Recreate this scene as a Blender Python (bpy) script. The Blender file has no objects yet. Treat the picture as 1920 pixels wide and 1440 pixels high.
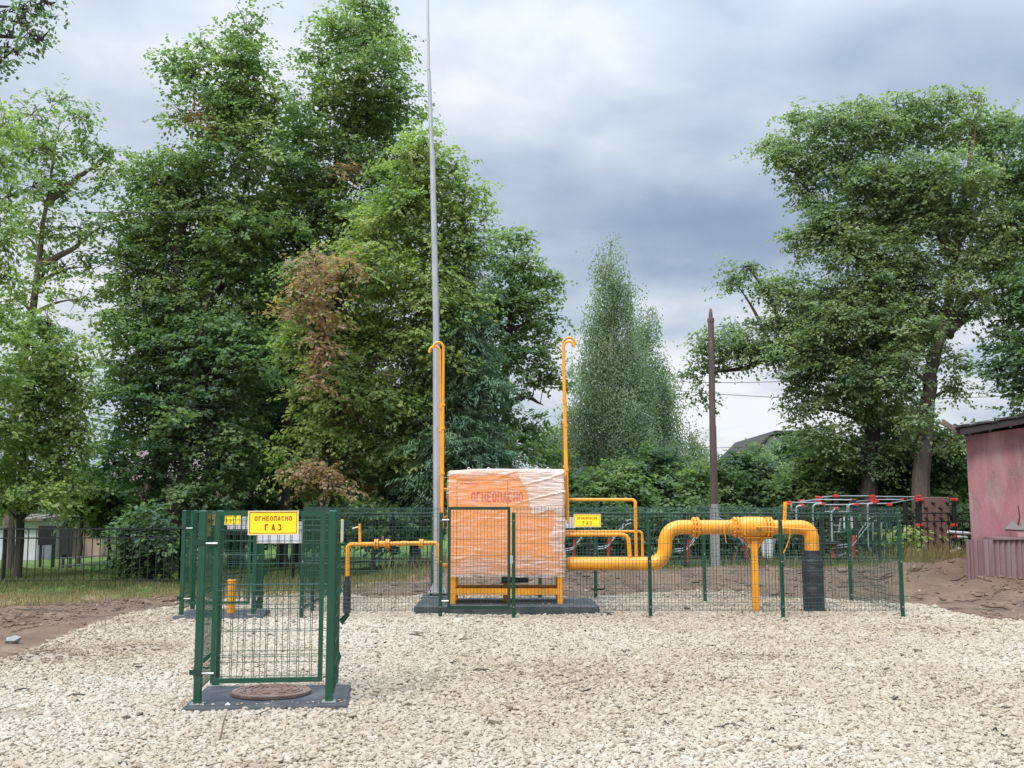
import bpy, math, random
import numpy as np
from mathutils import Vector, noise, Matrix
PI = math.pi
random.seed(7); rng = np.random.default_rng(11)
S = bpy.context.scene
COL = S.collection

# ------------------------------------------------------------------ camera
F = 2050.0; HOR = 236.0; CAMZ = 1.60
PITCH = math.atan(HOR / F)
cam = bpy.data.cameras.new('camera'); camo = bpy.data.objects.new('camera', cam)
COL.objects.link(camo); S.camera = camo
cam.sensor_width = 36.0; cam.lens = F / 1920 * 36; cam.clip_start = 0.05; cam.clip_end = 3000
camo.location = (0, 0, CAMZ); camo.rotation_euler = (PI / 2 + PITCH, 0, 0)
sp_, cp_ = math.sin(PITCH), math.cos(PITCH)
def ray(px, py):
    u, v = (px - 960) / F, (py - 720) / F
    return u, cp_ + v * sp_, sp_ - v * cp_
def P(px, py, d):                       # world point seen at a photo pixel, d metres ahead
    x, y, z = ray(px, py); k = d / y
    return Vector((x * k, d, CAMZ + z * k))
def G(px, py, z0=0.0):                  # world point on height z0
    x, y, z = ray(px, py); k = (z0 - CAMZ) / z
    return Vector((x * k, y * k, z0))

# ------------------------------------------------------------------ light
SUN_EL, SUN_AZ = math.radians(47), math.radians(212)     # behind the camera, to the left
w = bpy.data.worlds.new("World"); S.world = w; w.use_nodes = True
wn = w.node_tree; wn.nodes.clear()
class NX:                                # tiny node-expression helper
    def __init__(s, t): s.t = t
    def n(s, ty, **k):
        x = s.t.nodes.new(ty)
        for a, b in k.items(): setattr(x, a, b)
        return x
    def m(s, op, a, b=None, c=None, clamp=False):
        x = s.n('ShaderNodeMath', operation=op); x.use_clamp = clamp
        for i, q in enumerate((a, b, c)):
            if q is None: continue
            if isinstance(q, (int, float)): x.inputs[i].default_value = q
            else: s.t.links.new(q, x.inputs[i])
        return x.outputs[0]
    def l(s, a, b): s.t.links.new(a, b)
    def mix(s, fac, a, b, mode='MIX'):
        x = s.n('ShaderNodeMix', data_type='RGBA', blend_type=mode)
        for sock, q in ((x.inputs[0], fac), (x.inputs[6], a), (x.inputs[7], b)):
            if isinstance(q, (int, float)): sock.default_value = q
            elif isinstance(q, tuple): sock.default_value = (*q, 1) if len(q) == 3 else q
            else: s.t.links.new(q, sock)
        return x.outputs[2]
    def ramp(s, fac, stops, interp='LINEAR'):
        x = s.n('ShaderNodeValToRGB'); cr = x.color_ramp; cr.interpolation = interp
        while len(cr.elements) < len(stops): cr.elements.new(0.5)
        for e, (p, c) in zip(cr.elements, stops):
            e.position = p; e.color = (c, c, c, 1) if isinstance(c, (int, float)) else (*c, 1)
        s.t.links.new(fac, x.inputs[0]); return x.outputs[0]
    def noise(s, vec, scale, detail=4, rough=.55, dist=0.0):
        x = s.n('ShaderNodeTexNoise'); x.inputs['Scale'].default_value = scale
        x.inputs['Detail'].default_value = detail; x.inputs['Roughness'].default_value = rough
        x.inputs['Distortion'].default_value = dist
        if vec is not None: s.t.links.new(vec, x.inputs['Vector'])
        return x.outputs[0]
    def mapping(s, vec, scale=(1, 1, 1), rot=(0, 0, 0), loc=(0, 0, 0)):
        x = s.n('ShaderNodeMapping'); x.inputs['Scale'].default_value = scale
        x.inputs['Rotation'].default_value = rot; x.inputs['Location'].default_value = loc
        s.t.links.new(vec, x.inputs['Vector']); return x.outputs[0]
X = NX(wn)
tc = X.n('ShaderNodeTexCoord').outputs['Generated']
sep = X.n('ShaderNodeSeparateXYZ'); X.l(tc, sep.inputs[0])
dx, dy, dz = sep.outputs
el = X.m('ARCSINE', dz); az = X.m('ARCTAN2', dx, dy)
# cloud deck: direction projected on a flat ceiling
den = X.m('ADD', X.m('MAXIMUM', dz, 0.0), 0.16)
comb = X.n('ShaderNodeCombineXYZ'); X.l(X.m('DIVIDE', dx, den), comb.inputs[0]); X.l(X.m('DIVIDE', dy, den), comb.inputs[1])
cv = comb.outputs[0]
n1 = X.noise(X.mapping(cv, (1.0, .8, 1), loc=(3.1, 1.7, 0)), 1.3, 6, .52, .3)
n2 = X.noise(X.mapping(cv, (1.0, .8, 1), loc=(9.3, 4.2, 0)), 4.2, 5, .5, .2)
def blob(px, py, sx, sy, tilt=0.0):       # soft lobe of cloud thickness in azimuth / elevation
    r = ray(px, py); a0 = math.atan2(r[0], r[1]); e0 = math.atan2(r[2], math.hypot(r[0], r[1]))
    da = X.m('SUBTRACT', az, a0); de = X.m('SUBTRACT', el, e0)
    c, s = math.cos(tilt), math.sin(tilt)
    u = X.m('DIVIDE', X.m('ADD', X.m('MULTIPLY', da, c), X.m('MULTIPLY', de, s)), sx / F)
    v = X.m('DIVIDE', X.m('SUBTRACT', X.m('MULTIPLY', de, c), X.m('MULTIPLY', da, s)), sy / F)
    return X.m('EXPONENT', X.m('MULTIPLY', X.m('ADD', X.m('MULTIPLY', u, u), X.m('MULTIPLY', v, v)), -1.0))
t = X.m('MULTIPLY_ADD', n1, 0.85, 0.12)
t = X.m('ADD', t, X.m('MULTIPLY_ADD', n2, 0.55, -0.27))
for (bx, by, sx, sy, ti, amp) in ((1290, 425, 330, 85, -.10, -.22), (1010, 90, 330, 170, 0, .24), (1420, 800, 480, 120, 0, .40), (1760, 120, 260, 200, .3, -.13),
                                 (1330, 570, 300, 40, -.05, .20), (1050, 470, 200, 60, 0, .03), (1350, 640, 260, 26, 0, -.10), (180, 230, 330, 170, 0, .02), (180, 60, 300, 110, 0, .20), (60, 560, 260, 160, 0, .20), (1180, 700, 200, 90, 0, .15), (1500, 250, 120, 60, .2, .10), (1650,60,250,60,0,-.10)):
    t = X.m('ADD', t, X.m('MULTIPLY', blob(bx, by, sx, sy, ti), amp))
ccol = X.ramp(t, [(0.12, (.225, .29, .415)), (0.34, (.305, .382, .515)), (0.52, (.425, .50, .615)), (0.70, (.575, .63, .71)), (0.92, (.83, .855, .885))])
# the deck is brighter towards the zenith, out of the photograph
zen = X.m('MULTIPLY_ADD', X.m('POWER', X.m('MAXIMUM', dz, 0.0), 4.0), 9.0, 1.0)
ccol = X.mix(1.0, ccol, X.mix(0.0, (1, 1, 1), (1, 1, 1)), 'MULTIPLY')
vm = X.n('ShaderNodeVectorMath', operation='SCALE'); X.l(ccol, vm.inputs[0]); X.l(zen, vm.inputs['Scale'])
skyt = X.n('ShaderNodeTexSky', sky_type='NISHITA'); skyt.sun_disc = False
skyt.sun_elevation = SUN_EL; skyt.sun_rotation = SUN_AZ; skyt.dust_density = 2.0
bg1 = X.n('ShaderNodeBackground'); X.l(skyt.outputs[0], bg1.inputs[0]); bg1.inputs[1].default_value = 0.10
bg2 = X.n('ShaderNodeBackground'); X.l(vm.outputs[0], bg2.inputs[0]); bg2.inputs[1].default_value = 1.0
ms = X.n('ShaderNodeMixShader'); ms.inputs[0].default_value = 0.92
X.l(bg1.outputs[0], ms.inputs[1]); X.l(bg2.outputs[0], ms.inputs[2])
out = X.n('ShaderNodeOutputWorld'); X.l(ms.outputs[0], out.inputs[0])
sl = bpy.data.lights.new('sun', 'SUN'); sl.energy = 2.3; sl.angle = math.radians(16); sl.color = (1, .95, .86)
so = bpy.data.objects.new('sun', sl); COL.objects.link(so)
sdir = Vector((math.sin(SUN_AZ) * math.cos(SUN_EL), math.cos(SUN_AZ) * math.cos(SUN_EL), math.sin(SUN_EL)))
so.rotation_euler = sdir.to_track_quat('Z', 'Y').to_euler()
S.view_settings.view_transform = 'Standard'; S.view_settings.look = 'None'
S.view_settings.exposure = 0.2; S.view_settings.gamma = 1.0
S.cycles.max_bounces = 6; S.cycles.transparent_max_bounces = 8

# ------------------------------------------------------------------ helpers
class MB:
    def __init__(s): s.v = []; s.f = []
    def add(s, vs, fs):
        o = len(s.v); s.v += [tuple(q) for q in vs]; s.f += [tuple(i + o for i in f) for f in fs]; return s
    def box(s, c, d, rz=0.0):
        hx, hy, hz = d[0] / 2, d[1] / 2, d[2] / 2; ca, sa = math.cos(rz), math.sin(rz); vs = []
        for sz in (-1, 1):
            for a, b in ((-1, -1), (1, -1), (1, 1), (-1, 1)):
                x, y = a * hx, b * hy
                vs.append((c[0] + x * ca - y * sa, c[1] + x * sa + y * ca, c[2] + sz * hz))
        return s.add(vs, [(3, 2, 1, 0), (4, 5, 6, 7), (0, 1, 5, 4), (1, 2, 6, 5), (2, 3, 7, 6), (3, 0, 4, 7)])
    def bb(s, x0, x1, y0, y1, z0, z1):
        return s.box(((x0 + x1) / 2, (y0 + y1) / 2, (z0 + z1) / 2), (x1 - x0, y1 - y0, z1 - z0))
    def bevbox(s, x0, x1, y0, y1, z0, z1, b=.008):      # box with chamfered vertical edges and top rim
        r = []
        for (ix, z) in ((0, z0), (0, z1 - b), (b, z1)):
            X0, X1, Y0, Y1 = x0 + ix, x1 - ix, y0 + ix, y1 - ix
            r.append([(X0 + b, Y0, z), (X1 - b, Y0, z), (X1, Y0 + b, z), (X1, Y1 - b, z), (X1 - b, Y1, z), (X0 + b, Y1, z), (X0, Y1 - b, z), (X0, Y0 + b, z)])
        vs = sum(r, []); fs = [tuple(range(7, -1, -1)), tuple(range(16, 24))]
        for k in (0, 8):
            for i in range(8): j = (i + 1) % 8; fs.append((k + i, k + j, k + 8 + j, k + 8 + i))
        return s.add(vs, fs)
    def tube(s, pts, r, n=8, cap=True):
        pts = [Vector(p) for p in pts]; m = len(pts)
        rr = r if isinstance(r, (list, tuple)) else [r] * m
        tg = []
        for i in range(m):
            a = pts[max(i - 1, 0)]; b = pts[min(i + 1, m - 1)]; q = (b - a)
            tg.append(q.normalized() if q.length > 1e-9 else Vector((0, 0, 1)))
        ref = Vector((0, 0, 1)) if abs(tg[0].z) < .9 else Vector((1, 0, 0))
        nrm = tg[0].cross(ref).normalized(); vs = []
        for i in range(m):
            nrm = (nrm - tg[i] * nrm.dot(tg[i]))
            nrm = nrm.normalized() if nrm.length > 1e-6 else tg[i].orthogonal().normalized()
            bn = tg[i].cross(nrm)
            for k in range(n):
                a = 2 * PI * k / n
                vs.append(pts[i] + nrm * (rr[i] * math.cos(a)) + bn * (rr[i] * math.sin(a)))
        fs = []
        for i in range(m - 1):
            for k in range(n):
                k2 = (k + 1) % n; fs.append((i * n + k, i * n + k2, (i + 1) * n + k2, (i + 1) * n + k))
        if cap: fs += [tuple(range(n - 1, -1, -1)), tuple(range((m - 1) * n, m * n))]
        return s.add(vs, fs)
    def bar(s, a, b, w, h=None):                          # rectangular beam
        a = Vector(a); b = Vector(b); t = (b - a).normalized(); h = h or w
        up = Vector((0, 0, 1)) if abs(t.z) < .95 else Vector((0, 1, 0))
        x = t.cross(up).normalized() * (w / 2); y = x.cross(t).normalized() * (h / 2)
        vs = [p + q for p in (a, b) for q in (-x - y, x - y, x + y, -x + y)]
        return s.add(vs, [(3, 2, 1, 0), (4, 5, 6, 7), (0, 1, 5, 4), (1, 2, 6, 5), (2, 3, 7, 6), (3, 0, 4, 7)])
def bend(pts, r, n=7):                                    # round the corners of a path
    pts = [Vector(p) for p in pts]; o = [pts[0]]
    for i in range(1, len(pts) - 1):
        a, b, c = pts[i - 1], pts[i], pts[i + 1]
        rr = min(r, (a - b).length * .49, (c - b).length * .49)
        p, q = b + (a - b).normalized() * rr, b + (c - b).normalized() * rr
        for k in range(n + 1):
            t = k / n; o.append(p * (1 - t) ** 2 + b * 2 * t * (1 - t) + q * t * t)
    o.append(pts[-1]); return o
def thing(name, label, cat, loc=(0, 0, 0), group=None, rz=0.0):
    o = bpy.data.objects.new(name, None); COL.objects.link(o); o.empty_display_size = .1
    o.location = loc; o.rotation_euler = (0, 0, rz); o['label'] = label; o['category'] = cat
    if group: o['group'] = group
    return o
def root(o):
    while o.parent: o = o.parent
    return o
def obj(name, mb, mat, parent=None, smooth=False, label=None, local=False, loc=None):
    """link a mesh; verts are world coordinates unless local, re-expressed in the thing's frame"""
    me = bpy.data.meshes.new(name)
    v = mb.v
    if parent is not None and not local:
        l = root(parent).location; v = [(a - l.x, b - l.y, c - l.z) for a, b, c in v]
    if parent is None and loc is not None:
        v = [(a - loc[0], b - loc[1], c - loc[2]) for a, b, c in v]
    me.from_pydata(v, [], mb.f); me.materials.append(mat)
    if smooth:
        me.shade_smooth(); me.set_sharp_from_angle(angle=math.radians(38))
    o = bpy.data.objects.new(name, me); COL.objects.link(o)
    if parent is not None: o.parent = parent
    elif loc is not None: o.location = loc
    if label: o['label'] = label
    return o
def tag(o, label, cat, group=None):
    o['label'] = label; o['category'] = cat
    if group: o['group'] = group
    return o
def np_mesh(name, V, Q, mat, parent=None, k=4, tint=None, smooth=False):
    me = bpy.data.meshes.new(name); n = len(Q)
    if parent is not None: V = V - np.array(root(parent).location)[None, :]
    me.vertices.add(len(V)); me.vertices.foreach_set('co', V.astype(np.float32).ravel())
    me.loops.add(n * k); me.loops.foreach_set('vertex_index', Q.astype(np.int32).ravel())
    me.polygons.add(n); me.polygons.foreach_set('loop_start', np.arange(0, n * k, k, dtype=np.int32))
    me.polygons.foreach_set('loop_total', np.full(n, k, dtype=np.int32))
    if tint is not None:
        a = me.attributes.new('tint', 'FLOAT', 'FACE'); a.data.foreach_set('value', tint.astype(np.float32))
    me.polygons.foreach_set('use_smooth', np.full(n, smooth, dtype=bool))
    me.update(calc_edges=True); me.materials.append(mat)
    o = bpy.data.objects.new(name, me); COL.objects.link(o)
    if parent is not None: o.parent = parent
    return o

# ------------------------------------------------------------------ materials
def newmat(name):
    m = bpy.data.materials.new(name); m.use_nodes = True; nt = m.node_tree
    return m, NX(nt), nt.nodes['Principled BSDF']
def mat(name, col, rough=.5, metal=0.0, var=.12, scale=6.0, bump=0.0, bscale=40.0, dirt=None, damt=.3, spec=.5, stretch=(1, 1, 1)):
    m, x, b = newmat(name); o = x.n('ShaderNodeTexCoord').outputs['Object']; o = x.mapping(o, stretch)
    nz = x.noise(o, scale, 5, .6)
    c = x.mix(x.m('MULTIPLY_ADD', nz, 2.0, -.5, clamp=True), tuple(q * (1 - var) for q in col), tuple(min(1, q * (1 + var)) for q in col))
    if dirt:
        nd = x.noise(o, scale * .37 + 1, 7, .68)
        c = x.mix(x.m('MULTIPLY', x.ramp(nd, [(.5, 0.0), (.68, 1.0)]), damt), c, dirt)
    x.l(c, b.inputs['Base Color']); b.inputs['Metallic'].default_value = metal
    x.l(x.m('MULTIPLY_ADD', x.noise(o, scale * 2.3, 3), .25, rough - .12), b.inputs['Roughness'])
    b.inputs['Specular IOR Level'].default_value = spec
    if bump:
        bp = x.n('ShaderNodeBump'); bp.inputs['Strength'].default_value = bump; bp.inputs['Distance'].default_value = .02
        x.l(x.noise(o, bscale, 5, .6), bp.inputs['Height']); x.l(bp.outputs[0], b.inputs['Normal'])
    return m
M = {}
M['green'] = mat('green_paint', (.005, .060, .029), .46, var=.12, scale=5, dirt=(.09, .12, .09), damt=.18)
M['wire'] = mat('green_wire', (.014, .055, .036), .45, var=.1)
M['gate'] = mat('dark_green_paint', (.007, .040, .021), .42, var=.15)
M['orange'] = mat('orange_enamel', (.80, .325, .018), .36, var=.13, scale=5, dirt=(.36, .19, .07), damt=.45, bump=.08)
M['cab'] = mat('cabinet_orange', (.84, .29, .035), .4, var=.05, scale=3)
M['bolt'] = mat('zinc_bolt', (.55, .55, .52), .4, .7)
M['steel'] = mat('galvanised_steel', (.44, .46, .48), .40, .45, var=.14, scale=9, stretch=(1, 1, .3), dirt=(.2, .21, .22), damt=.4)
M['slab'] = mat('bitumen', (.045, .050, .058), .62, var=.25, scale=7, bump=.35, bscale=30, dirt=(.17, .165, .16), damt=.35)
M['sleeve'] = mat('black_wrap', (.022, .025, .030), .45, var=.3, scale=9, bump=.8, bscale=9, dirt=(.10, .10, .10), damt=.35, stretch=(1, 1, 2.5))
M['rustcover'] = mat('cast_iron_rust', (.19, .115, .085), .75, var=.25, scale=22, bump=.5, bscale=60, dirt=(.30, .24, .19), damt=.5)
M['rust'] = mat('rusty_steel', (.085, .055, .048), .8, var=.35, scale=5, bump=.3, bscale=30, dirt=(.27, .23, .20), damt=.8, stretch=(1, 1, .12))
M['concrete'] = mat('concrete', (.25, .25, .235), .85, var=.15, scale=9, bump=.3)
M['yellow'] = mat('sign_yellow', (.80, .70, .02), .35, var=.04)
M['red'] = mat('sign_red', (.42, .020, .015), .4)
M['cream'] = mat('sign_edge', (.82, .62, .40), .5)
M['white'] = mat('white_plastic', (.66, .67, .70), .45, var=.05)
M['stencil'] = mat('stencil_red', (.55, .05, .03), .6)
M['seam'] = mat('dark_gap', (.10, .035, .015), .8)
M['fence'] = mat('black_fence', (.012, .014, .014), .5)
M['pink'] = None
M['dark'] = mat('dark_steel', (.02, .022, .024), .5)
M['clamp'] = mat('red_clamp', (.50, .040, .030), .4)
M['grey'] = mat('grey_tube', (.34, .36, .38), .35, .2)
M['board'] = mat('climbing_board', (.155, .082, .066), .6, var=.1, scale=3)
M['wood'] = mat('weathered_wood', (.15, .12, .10), .9, var=.3, scale=9, bump=.4)
M['root'] = mat('root_bark', (.11, .065, .045), .9, var=.4, scale=9)
M['cable'] = mat('black_cable', (.02, .02, .022), .6)
M['bark'] = mat('dark_bark', (.055, .046, .038), .9, var=.4, scale=14, bump=.9, bscale=30, stretch=(1, 1, .25))
M['bark2'] = mat('grey_bark', (.125, .098, .078), .9, var=.35, scale=12, bump=.9, bscale=30, stretch=(1, 1, .25))
M['birch'] = mat('birch_bark', (.42, .41, .38), .8, var=.15, scale=6, dirt=(.03, .03, .03), damt=.9, stretch=(1, 1, 3))
def leafmat(name, cols, dead=(.27, .175, .125), trans=.50, gain=2.4):
    cols = [(c[0] * gain * 1.05, c[1] * gain * .84, c[2] * gain * 1.38) for c in cols]
    m, x, b = newmat(name)
    at = x.n('ShaderNodeAttribute'); at.attribute_name = 'tint'
    f = at.outputs['Fac']
    st = [(i * .8 / (len(cols) - 1), c) for i, c in enumerate(cols)] + [(.9, dead), (1.0, tuple(q * 1.5 for q in dead))]
    c = x.ramp(f, st)
    b.inputs['Roughness'].default_value = .6; b.inputs['Specular IOR Level'].default_value = .3
    x.l(c, b.inputs['Base Color'])
    tr = x.n('ShaderNodeBsdfTranslucent'); x.l(x.mix(1.0, c, (1.25, 1.35, .6), 'MULTIPLY'), tr.inputs[0])
    mx = x.n('ShaderNodeMixShader'); mx.inputs[0].default_value = trans
    x.l(b.outputs[0], mx.inputs[1]); x.l(tr.outputs[0], mx.inputs[2])
    x.l(mx.outputs[0], x.t.nodes['Material Output'].inputs[0]); return m
L = {}
L['linden'] = leafmat('linden_leaf', [(.040, .082, .030), (.068, .125, .036), (.105, .175, .045), (.150, .215, .055)])
L['bright'] = leafmat('bright_leaf', [(.052, .100, .030), (.085, .150, .036), (.130, .200, .045), (.175, .235, .060)])
L['dark'] = leafmat('dark_leaf', [(.034, .072, .030), (.052, .102, .036), (.078, .140, .042), (.110, .175, .050)])
L['spruce'] = leafmat('spruce_needle', [(.026, .062, .026), (.040, .088, .032), (.058, .115, .038), (.080, .145, .045)], trans=.2)
L['birch'] = leafmat('birch_leaf', [(.055, .100, .050), (.085, .140, .062), (.125, .185, .080), (.165, .225, .10)])
L['poplar'] = leafmat('poplar_leaf', [(.046, .088, .036), (.075, .130, .046), (.115, .180, .058), (.165, .225, .080)])
L['grass'] = leafmat('grass_blade', [(.055, .095, .022), (.080, .130, .030), (.110, .160, .038), (.17, .19, .06)], dead=(.24, .19, .10), gain=1.25, trans=.35)

# ------------------------------------------------------------------ ground
def sstep(a, b, x):
    t = np.clip((x - a) / (b - a), 0, 1); return t * t * (3 - 2 * t)
_ph = rng.uniform(0, 6.28, (24, 1)); _fr = rng.normal(0, 1, (24, 2))
def wav(x, y, s, k0=0, k1=24):                 # cheap smooth noise, vectorised
    x = np.asarray(x, float); y = np.asarray(y, float); o = 0
    for k in range(k0, k1): o = o + np.sin((_fr[k, 0] * x + _fr[k, 1] * y) * s + _ph[k, 0])
    return o / math.sqrt(k1 - k0)
gpx = [(-260, 1352), (-60, 1262), (0, 1238), (60, 1216), (120, 1194), (180, 1170), (230, 1156), (280, 1147), (330, 1138), (420, 1128), (520, 1118), (600, 1114), (700, 1120),
       (800, 1119), (900, 1120), (1000, 1124), (1100, 1124), (1170, 1118), (1240, 1115), (1340, 1115), (1420, 1118), (1500, 1122), (1560, 1126), (1640, 1132), (1700, 1133), (1760, 1140),
       (1800, 1151), (1850, 1163), (1920, 1167), (2050, 1172), (2300, 1180)]
gpts = [G(*p) for p in gpx]
# boundary of the gravel as max depth for each bearing, interpolated on x/y
bt = np.array([p.x / p.y for p in gpts]); bd = np.array([p.y for p in gpts])
def gravel_sd(x, y):                           # >0 inside gravel (metres in depth)
    x = np.asarray(x, float); y = np.asarray(y, float)
    lim = np.interp(x / np.maximum(y, .5), bt, bd)
    return lim - y + .10 * wav(x, y, 3.1, 0, 8) + .05 * wav(x, y, 9.0, 8, 16)
def H(x, y):
    x = np.asarray(x, float); y = np.asarray(y, float)
    side = sstep(-4.6, -1.2, x)
    rt = sstep(6.0, 10.5, x)
    rise = (sstep(20.0, 23.6, y) * .24 + .07 * np.exp(-((y - 23.4) / 1.1) ** 2)) * side
    rise = rise + rt * (sstep(17.6, 22.5, y) * .20)
    left = (1 - side) * sstep(19, 23, y) * -.02
    g = np.clip(gravel_sd(x, y) / .5, 0, 1)
    bump = .012 * wav(x, y, 1.1, 0, 12) + (1 - g) * ((.026 + .03 * sstep(19, 21, y) * (1 - sstep(24.5, 26, y))) * wav(x, y, 3.0, 6, 20) + .014 * wav(x, y, 9.0, 2, 18)) * sstep(6, 9, y)
    hump = .03 * g * np.exp(-((gravel_sd(x, y) - .5) / .5) ** 2)
    far = sstep(60, 400, np.hypot(x, y)) * -1.5
    return rise + left + bump + hump + far
def h1(x, y): return float(H(x, y))
def axis(lo, hi, step, far, g=1.13):
    a = list(np.arange(lo, hi, step)); s = step; q = hi
    while q < far: a.append(q); s *= g; q += s
    s = step; q = lo
    b = []
    while q > -far: s *= g; q -= s; b.append(q)
    return np.array(b[::-1] + a)
ax = axis(-13, 14, .09, 900); ay = axis(4, 29, .09, 900)
GX, GY = np.meshgrid(ax, ay); gz = H(GX, GY)
V = np.stack([GX.ravel(), GY.ravel(), gz.ravel()], 1)
nx_, ny_ = len(ax), len(ay)
ii = (np.arange(ny_ - 1)[:, None] * nx_ + np.arange(nx_ - 1)[None, :]).ravel()
Q = np.stack([ii, ii + 1, ii + nx_ + 1, ii + nx_], 1)
gm, x, b = newmat('ground')
aG = x.n('ShaderNodeAttribute'); aG.attribute_name = 'gravel'; aR = x.n('ShaderNodeAttribute'); aR.attribute_name = 'grass'
oc = x.n('ShaderNodeTexCoord').outputs['Object']
nA = x.noise(oc, 1.1, 6, .6); nB = x.noise(oc, 9, 6, .65); nC = x.noise(oc, 55, 4, .6)
soil = x.ramp(nA, [(.3, (.115, .074, .050)), (.5, (.17, .113, .077)), (.7, (.235, .165, .115))])
soil = x.mix(x.ramp(nB, [(.42, 0.0), (.62, .55)]), soil, (.13, .080, .060))
soil = x.mix(x.ramp(nC, [(.60, 0.0), (.72, .4)]), soil, (.36, .29, .22))
vor = x.n('ShaderNodeTexVoronoi'); vor.inputs['Scale'].default_value = 34; x.l(oc, vor.inputs['Vector'])
grv = x.ramp(nB, [(.3, (.33, .268, .195)), (.7, (.41, .345, .26))])
grv = x.mix(x.ramp(vor.outputs['Distance'], [(.35, 0.0), (.75, .7)]), grv, (.24, .19, .14))
gra = x.ramp(x.noise(oc, 2.3, 6, .7), [(.3, (.060, .110, .024)), (.5, (.095, .16, .035)), (.68, (.17, .20, .06))])
fg = x.m('ADD', aR.outputs['Fac'], x.m('MULTIPLY_ADD', nB, .9, -.45)); fg = x.ramp(fg, [(.42, 0.0), (.58, 1.0)])
dry = x.mix(x.ramp(x.m('ADD', aR.outputs['Fac'], x.m('MULTIPLY_ADD', nA, .6, -.3)), [(.55, .9), (.95, 0.0)]), gra, x.ramp(nC, [(.3, (.17, .125, .06)), (.7, (.30, .24, .13))]))
c = x.mix(fg, soil, dry)
fgv = x.ramp(x.m('ADD', aG.outputs['Fac'], x.m('MULTIPLY_ADD', nC, .5, -.25)), [(.45, 0.0), (.55, 1.0)])
c = x.mix(fgv, c, grv); x.l(c, b.inputs['Base Color']); b.inputs['Roughness'].default_value = .95
b.inputs['Specular IOR Level'].default_value = .2
bp = x.n('ShaderNodeBump'); bp.inputs['Strength'].default_value = .9; bp.inputs['Distance'].default_value = .05
x.l(x.m('ADD', x.m('MULTIPLY', nB, .7), x.m('ADD', x.m('MULTIPLY', nC, .35), x.m('MULTIPLY', vor.outputs['Distance'], -.3))), bp.inputs['Height']); x.l(bp.outputs[0], b.inputs['Normal'])
ground = np_mesh('ground', V, Q, gm, smooth=True)
def grass_w(x, y):
    x = np.asarray(x, float); y = np.asarray(y, float)
    lim = np.interp(x, [-14, -9, -6, -4.4, -3.2, -2.0, 0, 5, 7.5, 9.5, 12], [19.0, 19.4, 19.9, 20.2, 21.6, 23.2, 25.2, 25.4, 25.2, 24.9, 23.6])
    return sstep(-1.6, 1.8, y - lim + .3 * wav(x, y, 1.4, 3, 14))
for nm, arr in (('gravel', np.clip(gravel_sd(GX, GY) / .3 + .5, 0, 1)), ('grass', grass_w(GX, GY))):
    a = ground.data.attributes.new(nm, 'FLOAT', 'POINT'); a.data.foreach_set('value', arr.ravel().astype(np.float32))
ground['kind'] = 'structure'

# ------------------------------------------------------------------ gravel stones (uncountable)
SLABS = []      # keep-out rectangles: (x0,x1,y0,y1)
pt = []
def stones(y0, y1, cell, seed):
    r = np.random.default_rng(seed)
    xs = np.arange(-12.5, 12.5, cell); ys = np.arange(y0, y1, cell)
    A, B = np.meshgrid(xs, ys); A = A.ravel() + r.uniform(-.5, .5, A.size) * cell; B = B.ravel() + r.uniform(-.5, .5, B.size) * cell
    k = np.abs(A) < B * .49 + 2.4; A, B = A[k], B[k]
    sd = gravel_sd(A, B)
    keep = (sd > .02) | ((sd > -.35) & (r.random(A.size) < .18 * np.exp(sd * 6))) | ((sd <= -.35) & (sd > -4) & (r.random(A.size) < .002))
    bare = np.zeros(A.size)
    for (px, py, rx, ry) in ((95, 1232, 80, 12), (250, 1215, 70, 9), (30, 1340, 50, 12), (1400, 1232, 70, 5), (480, 1440, 40, 8)):
        q = G(px, py); rxw = rx / F * q.y; ryw = abs(G(px, py - ry).y - q.y)
        bare = np.maximum(bare, np.exp(-(((A - q.x) / rxw) ** 2 + ((B - q.y) / ryw) ** 2)))
    keep &= r.random(A.size) > bare * 1.0
    return A[keep], B[keep], bare[keep]
IC = []
phi = (1 + 5 ** .5) / 2
ico_v = np.array([(-1, phi, 0), (1, phi, 0), (-1, -phi, 0), (1, -phi, 0), (0, -1, phi), (0, 1, phi), (0, -1, -phi), (0, 1, -phi), (phi, 0, -1), (phi, 0, 1), (-phi, 0, -1), (-phi, 0, 1)]) / math.sqrt(1 + phi * phi)
ico_f = np.array([(0, 11, 5), (0, 5, 1), (0, 1, 7), (0, 7, 10), (0, 10, 11), (1, 5, 9), (5, 11, 4), (11, 10, 2), (10, 7, 6), (7, 1, 8), (3, 9, 4), (3, 4, 2), (3, 2, 6), (3, 6, 8), (3, 8, 9), (4, 9, 5), (2, 4, 11), (6, 2, 10), (8, 6, 7), (9, 8, 1)])
VV, FF, TT, off = [], [], [], 0
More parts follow.
